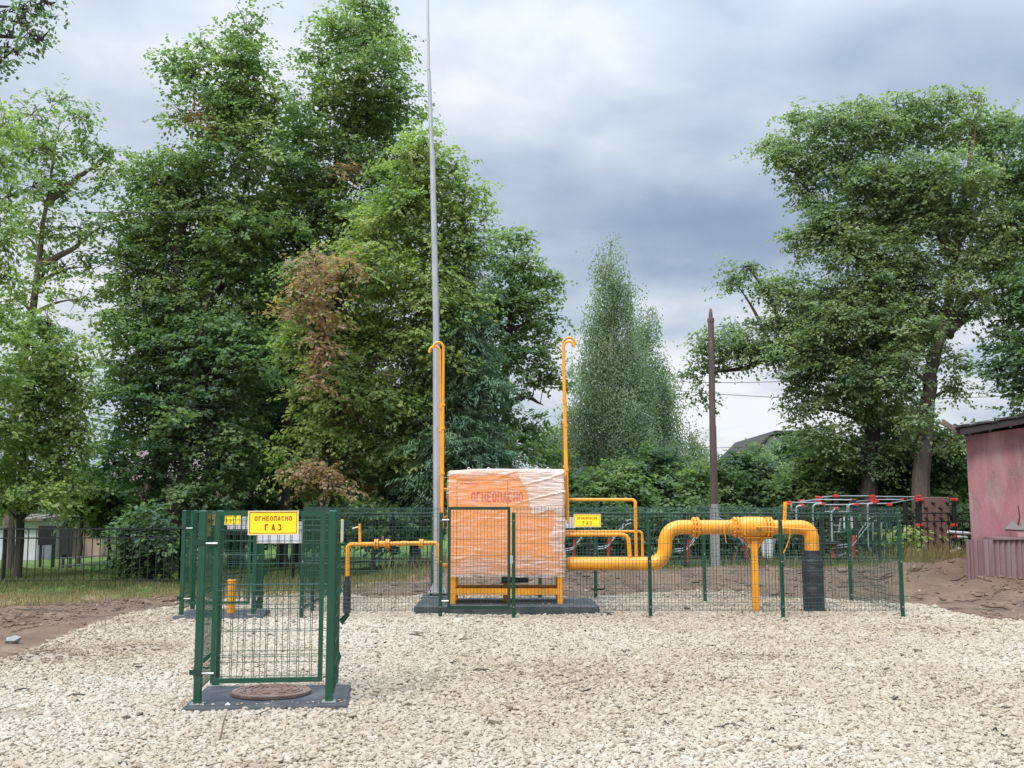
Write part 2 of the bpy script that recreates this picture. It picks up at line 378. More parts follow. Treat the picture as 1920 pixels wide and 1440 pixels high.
for (y0, y1, cell, sz, seed) in ((5.4, 9.5, .0315, .0182, 1), (9.5, 14.0, .035, .0190, 2), (14.0, 21.6, .042, .0215, 3)):
    A, B, bare = stones(y0, y1, cell, seed); n = len(A); r = np.random.default_rng(seed + 50)
    s = sz * np.exp(r.normal(0, .28, n)); s[r.random(n) < .03] *= 1.5
    sc = s[:, None] * np.stack([r.uniform(.8, 1.35, n), r.uniform(.7, 1.1, n), r.uniform(.42, .74, n)], 1)
    v = ico_v[None] * (1 + r.uniform(-.28, .22, (n, 12, 1))) * sc[:, None, :]
    tx, ty, tz = r.normal(0, .28, n), r.normal(0, .28, n), r.uniform(0, 6.28, n)
    def rot(v, a, i, j):
        c, s_ = np.cos(a)[:, None], np.sin(a)[:, None]; p, q = v[..., i].copy(), v[..., j].copy()
        v[..., i] = p * c - q * s_; v[..., j] = p * s_ + q * c
    rot(v, tx, 1, 2); rot(v, ty, 0, 2); rot(v, tz, 0, 1)
    z = H(A, B) + s * r.uniform(.10, .42, n)
    v += np.stack([A, B, z], 1)[:, None, :]
    VV.append(v.reshape(-1, 3)); FF.append((ico_f[None] + (np.arange(n) * 12)[:, None, None] + off).reshape(-1, 3)); off += n * 12
    t_ = np.clip(.67 + r.normal(0, .12, n) + .11 * wav(A, B, .9, 0, 10) - .12 * np.exp(-(((A + .9) / 1.9) ** 2 + ((B - 8.1) / .55) ** 2)) + .05 * wav(A, B, 3.0, 5, 15) - .45 * bare, 0, 1)
    edge = np.clip(1 - gravel_sd(A, B) / .5, 0, 1); t_ -= .18 * edge
    t_[r.random(n) < .02] = .1
    TT.append(np.repeat(np.clip(t_, 0, 1), 20))
smt, x, b = newmat('limestone_chips')
at = x.n('ShaderNodeAttribute'); at.attribute_name = 'tint'; oc = x.n('ShaderNodeTexCoord').outputs['Object']
c = x.ramp(at.outputs['Fac'], [(0.0, (.10, .075, .055)), (.25, (.22, .165, .115)), (.5, (.33, .268, .195)), (.75, (.388, .327, .248)), (1.0, (.44, .387, .313))])
c = x.mix(x.ramp(x.noise(oc, 60, 4, .6), [(.45, 0.0), (.75, .35)]), c, (.30, .23, .16))
x.l(c, b.inputs['Base Color']); b.inputs['Roughness'].default_value = .9; b.inputs['Specular IOR Level'].default_value = .25
grv_o = np_mesh('gravel', np.concatenate(VV), np.concatenate(FF), smt, k=3, tint=np.concatenate(TT))
grv_o['kind'] = 'stuff'; grv_o['label'] = 'pale crushed limestone gravel spread over the yard'; 

# ------------------------------------------------------------------ lettering
def ring(cx, cy, rx, ry, t, a0, a1, n=22):
    o = []
    for i in range(n):
        q = []
        for a in (a0 + (a1 - a0) * i / n, a0 + (a1 - a0) * (i + 1) / n):
            c, s = math.cos(a), math.sin(a); e = .82
            X_, Y_ = math.copysign(abs(c) ** e, c), math.copysign(abs(s) ** e, s)
            q.append(((cx + rx * X_, cy + ry * Y_), (cx + (rx - t) * X_, cy + (ry - t) * Y_)))
        o.append([q[0][0], q[1][0], q[1][1], q[0][1]])
    return o
def glyph(ch, t=.15):
    R = lambda x0, y0, x1, y1: [(x0, y0), (x1, y0), (x1, y1), (x0, y1)]
    W = .60
    if ch == 'О': return ring(.3, .5, .3, .5, t, 0, 2 * PI, 32)
    if ch == 'С': return ring(.3, .5, .3, .5, t, .75, 2 * PI - .75, 26)
    if ch == 'Г': return [R(0, 0, t, 1), R(t, 1 - t, .52, 1)]
    if ch == 'Н': return [R(0, 0, t, 1), R(W - t, 0, W, 1), R(t, .43, W - t, .43 + t)]
    if ch == 'Е': return [R(0, 0, t, 1), R(t, 1 - t, .54, 1), R(t, .43, .48, .43 + t), R(t, 0, .54, t)]
    if ch == 'П': return [R(0, 0, t, 1), R(W - t, 0, W, 1), R(t, 1 - t, W - t, 1)]
    if ch == 'А':
        ix = lambda v: t + (.3 - t) * v / .76
        return [[(0, 0), (t, 0), (.3, .76), (.3, 1), (.22, 1)], [(W, 0), (.38, 1), (.3, 1), (.3, .76), (W - t, 0)],
                [(ix(.20), .20), (W - ix(.20), .20), (W - ix(.20 + t * .8), .20 + t * .8), (ix(.20 + t * .8), .20 + t * .8)]]
    if ch == 'З': return ring(.24, .745, .26, .255, t, 2.5, -1.45, 16) + ring(.25, .27, .28, .27, t, 1.40, -2.5, 16)
    return []
def write(mb, text, cx, z, h, gap=.24, depth=.0015, y=0.0, t=.15, xs=1.0):
    """text in the x/z plane facing -y, centred on cx, baseline z"""
    tot = len(text) * .60 + (len(text) - 1) * gap; x0 = cx - tot * h * xs / 2
    for i, ch in enumerate(text):
        for poly in glyph(ch, t):
            if sum(poly[k][0] * poly[(k + 1) % len(poly)][1] - poly[(k + 1) % len(poly)][0] * poly[k][1] for k in range(len(poly))) < 0: poly = poly[::-1]
            n = len(poly); vs = [(x0 + (i * (.60 + gap) + u) * h * xs, y - depth, z + v * h) for u, v in poly] + [(x0 + (i * (.60 + gap) + u) * h * xs, y, z + v * h) for u, v in poly]
            mb.add(vs, [tuple(range(n)), tuple(range(2 * n - 1, n - 1, -1))] + [(k, n + k, n + (k + 1) % n, (k + 1) % n) for k in range(n)])
def frame_(mb, x0, x1, z0, z1, w, y0, y1):
    mb.bb(x0, x1, y0, y1, z1 - w, z1); mb.bb(x0, x1, y0, y1, z0, z0 + w)
    mb.bb(x0, x0 + w, y0, y1, z0 + w, z1 - w); mb.bb(x1 - w, x1, y0, y1, z0 + w, z1 - w)
def make_sign(loc, rz, label, tilt=0.0):
    s = thing('warning_sign', label, 'sign', loc, 'yellow gas warning signs on the green fences', rz)
    s.rotation_euler[1] = tilt
    obj('plate', MB().bb(-.200, .200, -.003, 0, -.095, .095), M['yellow'], s, local=True)
    obj('backing', MB().bb(-.200, .200, 0, .003, -.095, .095), M['white'], s, local=True)
    e = MB(); frame_(e, -.203, .203, -.098, .098, .007, -.0055, -.003); obj('edge', e, M['cream'], s, local=True)
    e = MB(); frame_(e, -.191, .191, -.086, .086, .0045, -.0045, -.003); obj('border', e, M['red'], s, local=True)
    e = MB(); write(e, 'ОГНЕОПАСНО', 0, .017, .038, .21, .0015, -.003, .17); obj('lettering', e, M['red'], s, local=True)
    e = MB(); write(e, 'ГАЗ', 0, -.062, .052, .42, .0015, -.003, .21); obj('lettering', e, M['red'], s, local=True)
    return s

# ------------------------------------------------------------------ wire mesh
def panel(a, b, z0, z1, sp=.052, folds=(), bulge=.028, r=.0026, side=1, top=.028, hstep=.2):
    mb = MB(); a = Vector((a[0], a[1], 0)); b = Vector((b[0], b[1], 0)); u = (b - a); Ln = u.length; u.normalize()
    nn = Vector((u.y, -u.x, 0)) * side
    prof = [(z0, 0)]
    for zf in folds: prof += [(zf - .05, 0), (zf, bulge), (zf + .05, 0)]
    prof.append((z1 + top, 0)); n = max(2, int(round(Ln / sp)))
    for i in range(n + 1):
        q = a + u * (Ln * i / n); mb.tube([q + nn * o + Vector((0, 0, z)) for z, o in prof], r, 4, False)
    zs = [(z1, .004), (z0 + .01, .004)]
    for zf in folds: zs += [(zf - .05, .004), (zf + .05, .004), (zf, bulge + .004)]
    z = z0 + hstep
    while z < z1 - .06:
        if all(abs(z - zf) > .1 for zf in folds): zs.append((z, .004))
        z += hstep
    for z, o in zs: mb.tube([a + nn * o + Vector((0, 0, z)), b + nn * o + Vector((0, 0, z))], r, 4, False)
    return mb

# ------------------------------------------------------------------ manhole enclosures
def make_enclosure(loc, rz, label):
    e = thing('manhole_enclosure', label, 'fence', loc, 'green mesh cages around the manholes', rz)
    X0, Y0 = .52, .47
    for (sx, sy) in ((-1, -1), (1, -1), (1, 1), (-1, 1)):
        x, y = sx * X0, sy * Y0
        p = obj('post', MB().bevbox(x - .031, x + .031, y - .031, y + .031, .055, 1.597), M['green'], e, local=True)
        obj('foot_plate', MB().box((x, y, .061), (.11, .11, .008)), M['bolt'], p, local=True)
    obj('back_panel', panel((-X0 + .03, Y0 + .034), (X0 - .03, Y0 + .034), .12, 1.57, .10, (.30, .88, 1.46), .025, .003), M['green'], e, local=True)
    obj('side_panel', panel((-X0 - .034, Y0 - .03), (-X0 - .034, -Y0 + .03), .12, 1.57, .052, (.30, .88, 1.46), .02, .003), M['green'], e, local=True)
    obj('side_panel', panel((X0 + .034, -Y0 + .03), (X0 + .034, Y0 - .03), .12, 1.57, .052, (.30, .88, 1.46), .02, .003), M['green'], e, local=True)
    g = MB(); gx0, gx1, gz0, gz1, yg = -.425, .462, .218, 1.590, -Y0
    frame_(g, gx0, gx1, gz0, gz1, .036, yg - .018, yg + .018); gate = obj('gate', g, M['green'], e, local=True)
    obj('gate_mesh', panel((gx0 + .03, yg), (gx1 - .03, yg), gz0 + .02, gz1 - .03, .060, (.95,), .018, .0026, top=0), M['wire'], gate, local=True)
    for z in (.30, 1.33):
        obj('hinge', MB().tube([(-X0 + .03, yg - .022, z), (gx0 - .002, yg - .022, z)], .007, 8).tube([(gx0 - .01, yg - .028, z), (gx0 + .03, yg - .028, z)], .009, 8), M['bolt'], gate, local=True)
        obj('hinge_bracket', MB().box((-X0 - .02, yg - .035, z + .01), (.09, .006, .04)), M['gate'], gate, local=True)
    for z in (1.45, .62):
        obj('bracket', MB().add([(X0 + .03, Y0 - .03, z), (X0 + .10, Y0 - .04, z + .07), (X0 + .13, Y0 - .04, z + .04), (X0 + .06, Y0 - .03, z - .05), (X0 + .03, Y0 - .024, z), (X0 + .10, Y0 - .034, z + .07), (X0 + .13, Y0 - .034, z + .04), (X0 + .06, Y0 - .024, z - .05)],
            [(0, 1, 2, 3), (7, 6, 5, 4), (0, 4, 5, 1), (1, 5, 6, 2), (2, 6, 7, 3), (3, 7, 4, 0)]), M['gate'], e, local=True)
    return e
RZ = math.radians(6.5)
def enc_frame(cx, cy):
    c, s = math.cos(RZ), math.sin(RZ)
    return lambda x, y, z: (cx + x * c - y * s, cy + x * s + y * c, z)
near_c = (-2.052, 9.50); far_c = (-4.405, 16.90)
def make_slab(cx, cy, label):
    mb = MB(); n = 14                     # hand-laid bitumen pad: slightly uneven rim
    rim = []
    inv = lambda p: ((p.x - near_c[0]) * math.cos(RZ) + (p.y - near_c[1]) * math.sin(RZ), -(p.x - near_c[0]) * math.sin(RZ) + (p.y - near_c[1]) * math.cos(RZ))
    pts = [inv(G(*q_, .05)) for q_ in ((341, 1328), (651, 1321), (658, 1284), (388, 1287))]
    for i in range(4):
        a, b = pts[i], pts[(i + 1) % 4]
        for k in range(n):
            t = k / n; x = a[0] + (b[0] - a[0]) * t; y = a[1] + (b[1] - a[1]) * t
            j = .012 * noise.noise((x * 5, y * 5, cx)); rim.append((x * (1 + j), y * (1 + j)))
    m = len(rim)
    vs = [(x * 1.01, y * 1.01, -.08) for x, y in rim] + [(x * 1.005, y * 1.005, .040) for x, y in rim] + [(x * .985, y * .985, .055) for x, y in rim]
    fs = [tuple(range(2 * m, 3 * m))]
    for l in (0, m): fs += [(l + i, l + (i + 1) % m, l + m + (i + 1) % m, l + m + i) for i in range(m)]
    mb.add(vs, fs); o = obj('base_slab', mb, M['slab'], smooth=True); o.location = (cx, cy, 0); o.rotation_euler[2] = RZ
    return tag(o, label, 'slab', 'black slabs the cages stand on')
make_slab(*near_c, 'black slab with the rusty manhole cover, under the nearest green cage')
make_slab(*far_c, 'small black slab under the farther green cage on the left')
make_enclosure((*near_c, 0), RZ, 'nearest green mesh cage standing around the rusty manhole cover')
make_enclosure((*far_c, 0), RZ, 'farther green mesh cage on the left, around the short orange box')
fr = enc_frame(*near_c); ff = enc_frame(*far_c)
make_sign(fr(.045, -.47 - .032, 1.495), RZ, 'big yellow ОГНЕОПАСНО ГАЗ sign on the nearest cage gate', math.radians(-.4))
make_sign(fr(.0, .47 + .055, 1.395), RZ + PI, 'sign on the nearest cage back, showing its white rear')
make_sign(fr(.52 + .062, .05, 1.42), RZ - PI / 2, 'sign seen edge on at the right side of the nearest cage')
make_sign(fr(-.52 - .062, .12, 1.47), RZ + PI / 2, 'sign seen from inside on the left side of the nearest cage')
make_sign(ff(.10, -.47 - .032, 1.475), RZ, 'yellow sign on the farther cage, behind the nearest cage mesh')
make_sign(ff(.17, .47 + .055, 1.395), RZ + PI, 'white back of the sign behind the farther cage gate')
# manhole cover
mc = ((508 - 960) / F * 9.5 + .06, 9.48, 0)
cv = thing('manhole_cover', 'round rusty iron manhole cover on the nearest black slab', 'manhole cover', (mc[0], mc[1], 0))
mb = MB(); n = 64; prof = [(.325, .056), (.330, .062), (.330, .083), (.322, .090), (.285, .090), (.283, .084), (.262, .084), (.260, .092), (.0, .095)]
vs = []
for r_, z in prof[:-1]:
    for k in range(n): a = 2 * PI * k / n; vs.append((mc[0] + r_ * math.cos(a), mc[1] + r_ * math.sin(a), z))
vs.append((mc[0], mc[1], .095)); fs = []
for i in range(len(prof) - 2): fs += [(i * n + k, i * n + (k + 1) % n, (i + 1) * n + (k + 1) % n, (i + 1) * n + k) for k in range(n)]
l = (len(prof) - 2) * n; fs += [(l + k, l + (k + 1) % n, len(vs) - 1) for k in range(n)]
mb.add(vs, fs); obj('cover_ring', mb, M['rustcover'], cv, smooth=True)
for r_ in (.10, .165, .225):
    obj('raised_ring', MB().tube([(mc[0] + r_ * math.cos(a_ * PI / 24), mc[1] + r_ * math.sin(a_ * PI / 24), .0945 + (.004 if a_ % 4 < 2 else -.002)) for a_ in range(49)], .009, 6), M['rustcover'], cv)
# bits on the slab
q = fr(.52, -.36, .075); o = obj('pebble', MB().tube([(q[0] - .012, q[1], q[2] - .012), (q[0], q[1], q[2]), (q[0] + .016, q[1], q[2] - .01)], [.008, .017, .007], 7), M['concrete']); tag(o, 'grey pebble lying on the right of the nearest black slab', 'stone')
q = fr(-.27, -.56, .07); o = obj('limestone_chip', MB().tube([(q[0] - .016, q[1], q[2] - .012), (q[0], q[1], q[2]), (q[0] + .016, q[1], q[2] - .01)], [.007, .015, .009], 6), M['white']); tag(o, 'white chip on the front edge of the nearest black slab', 'stone')
# short orange box in the far cage
q = ff(.145, -.10, 0)
t_ = thing('orange_box', 'short orange vent box standing inside the farther green cage', 'vent box', (q[0], q[1], .055))
obj('body', MB().bevbox(q[0] - .055, q[0] + .055, q[1] - .05, q[1] + .05, .055, .53), M['orange'], t_)
obj('cap', MB().bevbox(q[0] - .062, q[0] + .062, q[1] - .057, q[1] + .057, .53, .548), M['orange'], t_)

# ------------------------------------------------------------------ main green fence
FD = 16.6
fence = thing('mesh_fence', 'long green wire mesh fence around the orange gas equipment', 'fence', (0, FD, 0))
def post(px=None, x=None, y=FD, ztop=1.565, zb=None):
    if x is None: x = P(px, 956, y).x
    g = h1(x, y)
    pb_ = MB().bevbox(x - .028, x + .028, y - .020, y + .020, g - .25, ztop); lx, ly = random.uniform(-.008, .008), random.uniform(-.008, .008)
    pb_.v = [(q[0] + (lx if q[2] > 1 else 0), q[1] + (ly if q[2] > 1 else 0), q[2]) for q in pb_.v]
    p = obj('post', pb_, M['green'], fence)
    for z in (1.44, .83, .16): obj('bolt', MB().tube([(x, y - .028, z), (x, y - .018, z)], .011, 8), M['bolt'], p)
    return x
FOLD = (.18, .85, 1.55)
xs = [post(px) for px in (570, 827, 963, 1217, 1463, 1685)]
yp = FD - .034
fx = [(xs[0], xs[1] - .0), (xs[2], xs[3]), (xs[3], xs[4]), (xs[4], xs[5])]
for a, b in fx: obj('panel', panel((a, yp), (b, yp), .10, 1.625, .052, FOLD, .03, .0027), M['wire'], fence)
# left side, rear, right side
side_l = [(xs[0], FD), (-3.16, 17.6), (-3.21, 18.7), (-3.26, 19.75)]
rear = [(-3.26, 19.75), (P(812, 956, 19.7).x, 19.7), (P(1012, 956, 19.6).x, 19.6), (P(1115, 956, 19.5).x, 19.5), (P(1319, 956, 19.35).x, 19.35), (P(1590, 956, 18.95).x, 18.95)]
side_r = [(xs[5], FD), (rear[-1][0] + .0, rear[-1][1])]
for (x, y) in side_l[1:] + rear[1:]: post(x=x, y=y)
for line, sd in ((side_l, 1), (rear, 1), (side_r, 1)):
    for (a, b) in zip(line[:-1], line[1:]): obj('panel', panel(a, b, .10, 1.625, .052, FOLD, .03, .0027, side=sd), M['wire'], fence)
# gate in the front
gx0, gx1 = P(840, 956, FD).x, P(957, 956, FD).x
g = MB(); frame_(g, gx0, gx1, .13, 1.645, .045, FD - .02, FD + .02); gate = obj('gate', g, M['gate'], fence)
obj('gate_mesh', panel((gx0 + .03, FD - .012), (gx1 - .03, FD - .012), .16, 1.61, .052, (.87,), .02, .0026, top=0), M['wire'], gate)
for z in (.25, 1.45):
    obj('hinge', MB().tube([(xs[1] + .02, FD - .03, z), (gx0 + .02, FD - .03, z)], .012, 8), M['bolt'], gate)
obj('latch', MB().bb(gx1 - .005, gx1 + .035, FD - .035, FD - .02, .80, .92), M['bolt'], gate)
make_sign((P(1101, 975, FD - .07).x, FD - .07, P(1101, 976, FD - .07).z), 0, 'yellow ОГНЕОПАСНО ГАЗ sign on the long fence, right of the wrapped cabinet')
make_sign((P(1058, 980, 19.65).x, 19.66, P(1058, 980, 19.6).z), PI, 'white back of a sign on the rear fence, beside the wrapped cabinet')

# ------------------------------------------------------------------ plinth, cabinet
pl = MB(); x0, x1 = P(776, 1140, 17.1).x, P(1124, 1140, 17.1).x; x0p, x1p = x0, x1
pl.bevbox(x0, x1, 17.08, 18.45, -.10, .145, .03); o = obj('plinth', pl, M['slab']); tag(o, 'long low black plinth under the wrapped orange cabinet', 'plinth')
CX0, CX1, CY0, CY1, CZ0, CZ1 = P(841, 956, 17.3).x, P(1056, 956, 17.3).x, 17.32, 18.25, .60, 2.22
cab = thing('gas_cabinet', 'orange gas cabinet on legs wrapped in wrinkled plastic film, lettered in red', 'cabinet', ((CX0 + CX1) / 2, CY0, .145))
body = obj('body', MB().bevbox(CX0, CX1, CY0, CY1, CZ0, CZ1, .02), M['cab'], cab)
mb = MB(); yf = CY0 - .0025
def seam(a, b):
    p, q = P(*a, CY0), P(*b, CY0)
    if abs(p.x - q.x) < .1: mb.bb(p.x - .004, p.x + .004, yf, CY0 + .001, min(p.z, q.z), max(p.z, q.z))
    else: mb.bb(min(p.x, q.x) + .005, max(p.x, q.x) - .005, yf, CY0 + .001, p.z - .004, p.z + .004)
seam((857, 900), (857, 1062)); seam((952, 900), (952, 1062)); seam((857, 900), (952, 900)); seam((952, 900), (1046, 900)); seam((1046, 900), (1046, 1062))
obj('door_gap', mb, M['seam'], body)
mb = MB(); a = P(932, 942, CY0); write(mb, 'ОГНЕОПАСНО', a.x, a.z, .165, .12, .002, CY0, .17, .70)
obj('lettering', mb, M['stencil'], body)
mb = MB(); a = P(865, 907, CY0); mb.bb(a.x - .022, a.x + .022, yf, CY0, a.z - .004, a.z + .004); mb.bb(a.x + .014, a.x + .022, yf, CY0, a.z + .005, a.z + .035); mb.bb(a.x + .014, a.x + .022, yf, CY0, a.z - .035, a.z - .005)
for k in range(9): mb.bb(a.x + .05 + k * .024, a.x + .068 + k * .024, yf, CY0, a.z - .010, a.z + .010)
obj('emblem', mb, M['stencil'], body)
# stand
lw = .085
def leg(x, y): obj('leg', MB().bevbox(x - lw / 2, x + lw / 2, y - lw / 2, y + lw / 2, .145, .70, .004), M['orange'], cab)
for x in (CX0 + .07, CX1 - .05):
    for y in (17.37, 18.18): leg(x, y)
leg(P(948, 1080, 17.8).x + .0, 17.9)
zr = P(900, 1109, 17.35).z
mb = MB(); mb.bb(CX0 + .113, CX1 - .094, 17.335, 17.405, zr - .05, zr + .045); obj('stand_rail', mb, M['orange'], cab)
mb = MB(); mb.bb(CX0 + .113, CX1 - .094, 18.145, 18.215, zr - .05, zr + .045); obj('stand_rail', mb, M['orange'], cab)
for x in (CX0 + .07, CX1 - .05): obj('stand_rail', MB().bb(x - .035, x + .035, 17.413, 18.137, zr - .05, zr + .045), M['orange'], cab)
a, b_ = P(940, 1072, 17.7), P(991, 1092, 17.7); obj('underside_box', MB().bevbox(a.x, b_.x, 17.62, 17.85, b_.z, .60, .01), M['dark'], cab)
for x in (CX0 + .3, CX0 + .62, CX1 - .22): obj('lifting_eye', MB().tube([(x + .025 * math.cos(k * .4), 17.75, 2.25 + .03 * math.sin(k * .4)) for k in range(9)], .006, 6), M['bolt'], cab)
# plastic film: a real sheet round the body with wrinkles
fm, x, b = newmat('stretch_film')
uv = x.n('ShaderNodeTexCoord').outputs['Object']
ad = x.n('ShaderNodeAttribute'); ad.attribute_name = 'layers'
st1 = x.noise(x.mapping(uv, (1.6, 1.6, 22), rot=(0, .10, 0)), 1.6, 5, .65, .6)
st2 = x.noise(x.mapping(uv, (1.1, 1.1, 9), rot=(0, -.16, 0)), 1.9, 4, .6, .9)
fac = x.m('ADD', x.m('MULTIPLY', x.ramp(st1, [(.52, .0), (.62, 1.0)]), .75), x.m('MULTIPLY', x.ramp(st2, [(.50, .0), (.68, 1.0)]), .45))
fac = x.m('ADD', x.m('MULTIPLY_ADD', fac, .46, .13), x.m('MULTIPLY', ad.outputs['Fac'], .50), clamp=True)
fac = x.m('MINIMUM', fac, .86)
b.inputs['Base Color'].default_value = (.82, .68, .60, 1); b.inputs['Roughness'].default_value = .16; b.inputs['Specular IOR Level'].default_value = .8
tp = x.n('ShaderNodeBsdfTransparent'); mx = x.n('ShaderNodeMixShader'); x.l(fac, mx.inputs[0]); x.l(tp.outputs[0], mx.inputs[1]); x.l(b.outputs[0], mx.inputs[2])
x.l(mx.outputs[0], x.t.nodes['Material Output'].inputs[0])
bp = x.n('ShaderNodeBump'); bp.inputs['Strength'].default_value = .8; bp.inputs['Distance'].default_value = .03
x.l(x.m('ADD', st1, x.m('MULTIPLY', st2, .7)), bp.inputs['Height']); x.l(bp.outputs[0], b.inputs['Normal'])
def rrect(t, ox):                                    # point on rounded rectangle round the cabinet
    X0, X1, Y0, Y1 = CX0 - ox, CX1 + ox, CY0 - ox, CY1 + ox; r_ = .05
    segs = [('l', (X0 + r_, Y0), (X1 - r_, Y0)), ('a', (X1 - r_, Y0 + r_), -PI / 2), ('l', (X1, Y0 + r_), (X1, Y1 - r_)), ('a', (X1 - r_, Y1 - r_), 0),
            ('l', (X1 - r_, Y1), (X0 + r_, Y1)), ('a', (X0 + r_, Y1 - r_), PI / 2), ('l', (X0, Y1 - r_), (X0, Y0 + r_)), ('a', (X0 + r_, Y0 + r_), PI)]
    lens = [math.dist(s[1], s[2]) if s[0] == 'l' else r_ * PI / 2 for s in segs]; tot = sum(lens); u = t * tot
    for s, ln in zip(segs, lens):
        if u <= ln:
            k = u / ln
            if s[0] == 'l':
                p = (s[1][0] + (s[2][0] - s[1][0]) * k, s[1][1] + (s[2][1] - s[1][1]) * k); d = Vector((s[2][1] - s[1][1], s[1][0] - s[2][0])).normalized(); return p, d
            a = s[2] + k * PI / 2; return (s[1][0] + r_ * math.cos(a), s[1][1] + r_ * math.sin(a)), Vector((math.cos(a), math.sin(a)))
        u -= ln
    return (X0 + r_, Y0), Vector((0, -1))
NP_, NZ = 300, 150; vs = []; lay = []
def wr(s, z):
    a = noise.noise((s * 1.3, z * 17 + s * 2.2, 1.7)); c = noise.noise((s * 2.1, z * 30 - s * 1.4, 5.1)); d = noise.noise((s * .9, z * 6 + s * 1.5, 9.3))
    f_ = noise.noise((s * .55 + z * .5, z * 3.2 - s * 1.1, 21.0)); return .008 * (1 - abs(a) * 2) + .004 * c + .012 * d + .016 * max(0, 1 - abs(f_) * 7)
ZT = 2.245
for j in range(NZ + 1):
    t = j / NZ
    for i in range(NP_):
        s = i / NP_ * 5.6
        zb = .555 + .028 * noise.noise((s * 1.1, 0, 3)) + .012 * noise.noise((s * 5, 0, 7))
        if t < .86: z = zb + (ZT - .05 - zb) * t / .86; ins = 0.0
        else:
            a = min(1, (t - .86) / .07) * PI / 2; z = ZT - .05 + .05 * math.sin(a); ins = .05 * (1 - math.cos(a))
            if t > .93: ins += (t - .93) / .07 * .38; z += .008 * noise.noise((s * 3, t * 40, 1))
        (X_, Y_), nrm = rrect(i / NP_, .022)
        dsp = max(wr(s, z), -.012) * (1 if t < .86 else .8); zz = z + .010 * noise.noise((s * 2, z * 3, 4))
        cxm, cym = (CX0 + CX1) / 2, (CY0 + CY1) / 2
        px_, py_ = X_ + nrm.x * dsp - nrm.x * ins, Y_ + nrm.y * dsp - nrm.y * ins
        sag = 0
        if t > .93: px_ = X_ + (cxm - X_) * (ins / .43); py_ = Y_ + (cym - Y_) * (ins / .43)
        # sagging of the top edge to the left
        zz += -.035 * max(0, (CX0 + .35 - px_) / .35) * (z > 2.0) * (z - 2.0) / .25
        vs.append((px_, py_, zz))
        fx_ = (px_ - CX0) / (CX1 - CX0); fz = (zz - CZ0) / (CZ1 - CZ0); e = .05 * noise.noise((px_ * 4, zz * 4, 2))
        l_ = 0.0
        if nrm.y < .3:
            if fx_ > .615 + e * .6 + (1 - fz) * .30 and fz > .60 + .6 * e: l_ = 1.0
            if fx_ > .90 + e and fz > .22: l_ = max(l_, .75)
            if fx_ > .76 + e and fz > .80: l_ = 1.25
            if fz < .16 + .08 * noise.noise((px_ * 2.5, 3, 0)): l_ = max(l_, .38)
            if fz > .955: l_ = max(l_, .7)
        if nrm.x > .5: l_ = max(l_, .8)
        lay.append(l_)
mb = MB(); fs = []
for j in range(NZ):
    for i in range(NP_): i2 = (i + 1) % NP_; fs.append((j * NP_ + i, j * NP_ + i2, (j + 1) * NP_ + i2, (j + 1) * NP_ + i))
fs.append(tuple(NZ * NP_ + i for i in range(NP_)))
mb.add(vs, fs); film = obj('plastic_film', mb, fm, cab, smooth=True); film.data.shade_smooth()
a = film.data.attributes.new('layers', 'FLOAT', 'POINT'); a.data.foreach_set('value', np.array(lay, dtype=np.float32))

# ------------------------------------------------------------------ vent pipes
def vent(pxb, pyb, pxt, pyt, hook, d, label, rr=.021):
    b0, t0 = P(pxb, pyb, d), P(pxt, pyt, d); k = d / F * hook
    v = thing('vent_pipe', label, 'pipe', tuple(b0), 'orange hooked vent pipes on the cabinet sides')
    pts = [b0, b0.lerp(t0, .5), t0]
    up = (t0 - b0).normalized()
    for i in range(1, 13):
        a = PI * i / 12 * 1.05; pts.append(t0 + Vector((k * (1 - math.cos(a)), -.02 * math.sin(a / 2), abs(k) * 1.05 * math.sin(a))))
    obj('pipe', MB().tube(pts, rr, 10), M['orange'], v, smooth=True)
    for f in (.30, .55, .68):
        q = b0.lerp(t0, f); obj('collar', MB().tube([q - up * .02, q + up * .02], rr * 1.55, 12), M['orange'], v)
    return b0, t0
vent(829.5, 990, 831.5, 652, -9.5, 17.45, 'taller hooked vent pipe at the left of the cabinet, nearer one')
vent(828.0, 990, 825.0, 660, -10, 17.85, 'hooked vent pipe farther left, close against the steel mast')
vent(1065.5, 982, 1057, 650, 9.5, 17.45, 'front one of two hooked vent pipes right of the cabinet')
vent(1062, 975, 1055.5, 645, 11.5, 17.85, 'rear one of two hooked vent pipes right of the cabinet')
def conn(name, pts, d, rr, label, r_=8):
    q = [P(a, b, d) for a, b in pts]; t = thing(name, label, 'pipe', tuple(q[0]))
    obj('pipe', MB().tube(bend(q, r_ / F * d), rr, 10), M['orange'], t, smooth=True)
    return t
t = thing('vent_bracket', 'short orange bracket joining left vent pipes to the cabinet', 'bracket', tuple(P(832, 917, 17.6)))
obj('arm', MB().tube([P(828, 917, 17.6), P(842, 917, 17.6)], .017, 8), M['orange'], t)
obj('clamp', MB().tube([P(827, 917, 17.5), P(833, 917, 17.5)], .026, 8), M['orange'], t)
obj('clip', MB().tube([P(833, 970, 17.6), P(841, 967, 17.6), P(842, 985, 17.6)], .012, 8), M['orange'], t)
t = thing('impulse_valve', 'small orange valve cluster between cabinet and right vent pipes', 'valve', tuple(P(1061, 955, 17.7)))
for (a, b_, c_, d_) in ((1057, 945, 1066, 950), (1058, 958, 1066, 962), (1061, 937, 1061, 972)): obj('fitting', MB().tube([P(a, b_, 17.6), P(c_, d_, 17.6)], .020, 8), M['orange'], t)
conn('sensing_pipe', [(1060, 937), (1191, 937), (1193, 1047)], 17.62, .026, 'highest thin orange pipe arching from the cabinet to the big pipe')
conn('sensing_pipe', [(1056, 996.5), (1204, 996.5), (1205, 1047)], 17.70, .021, 'thin orange pipe at mid height, the one reaching farthest right')
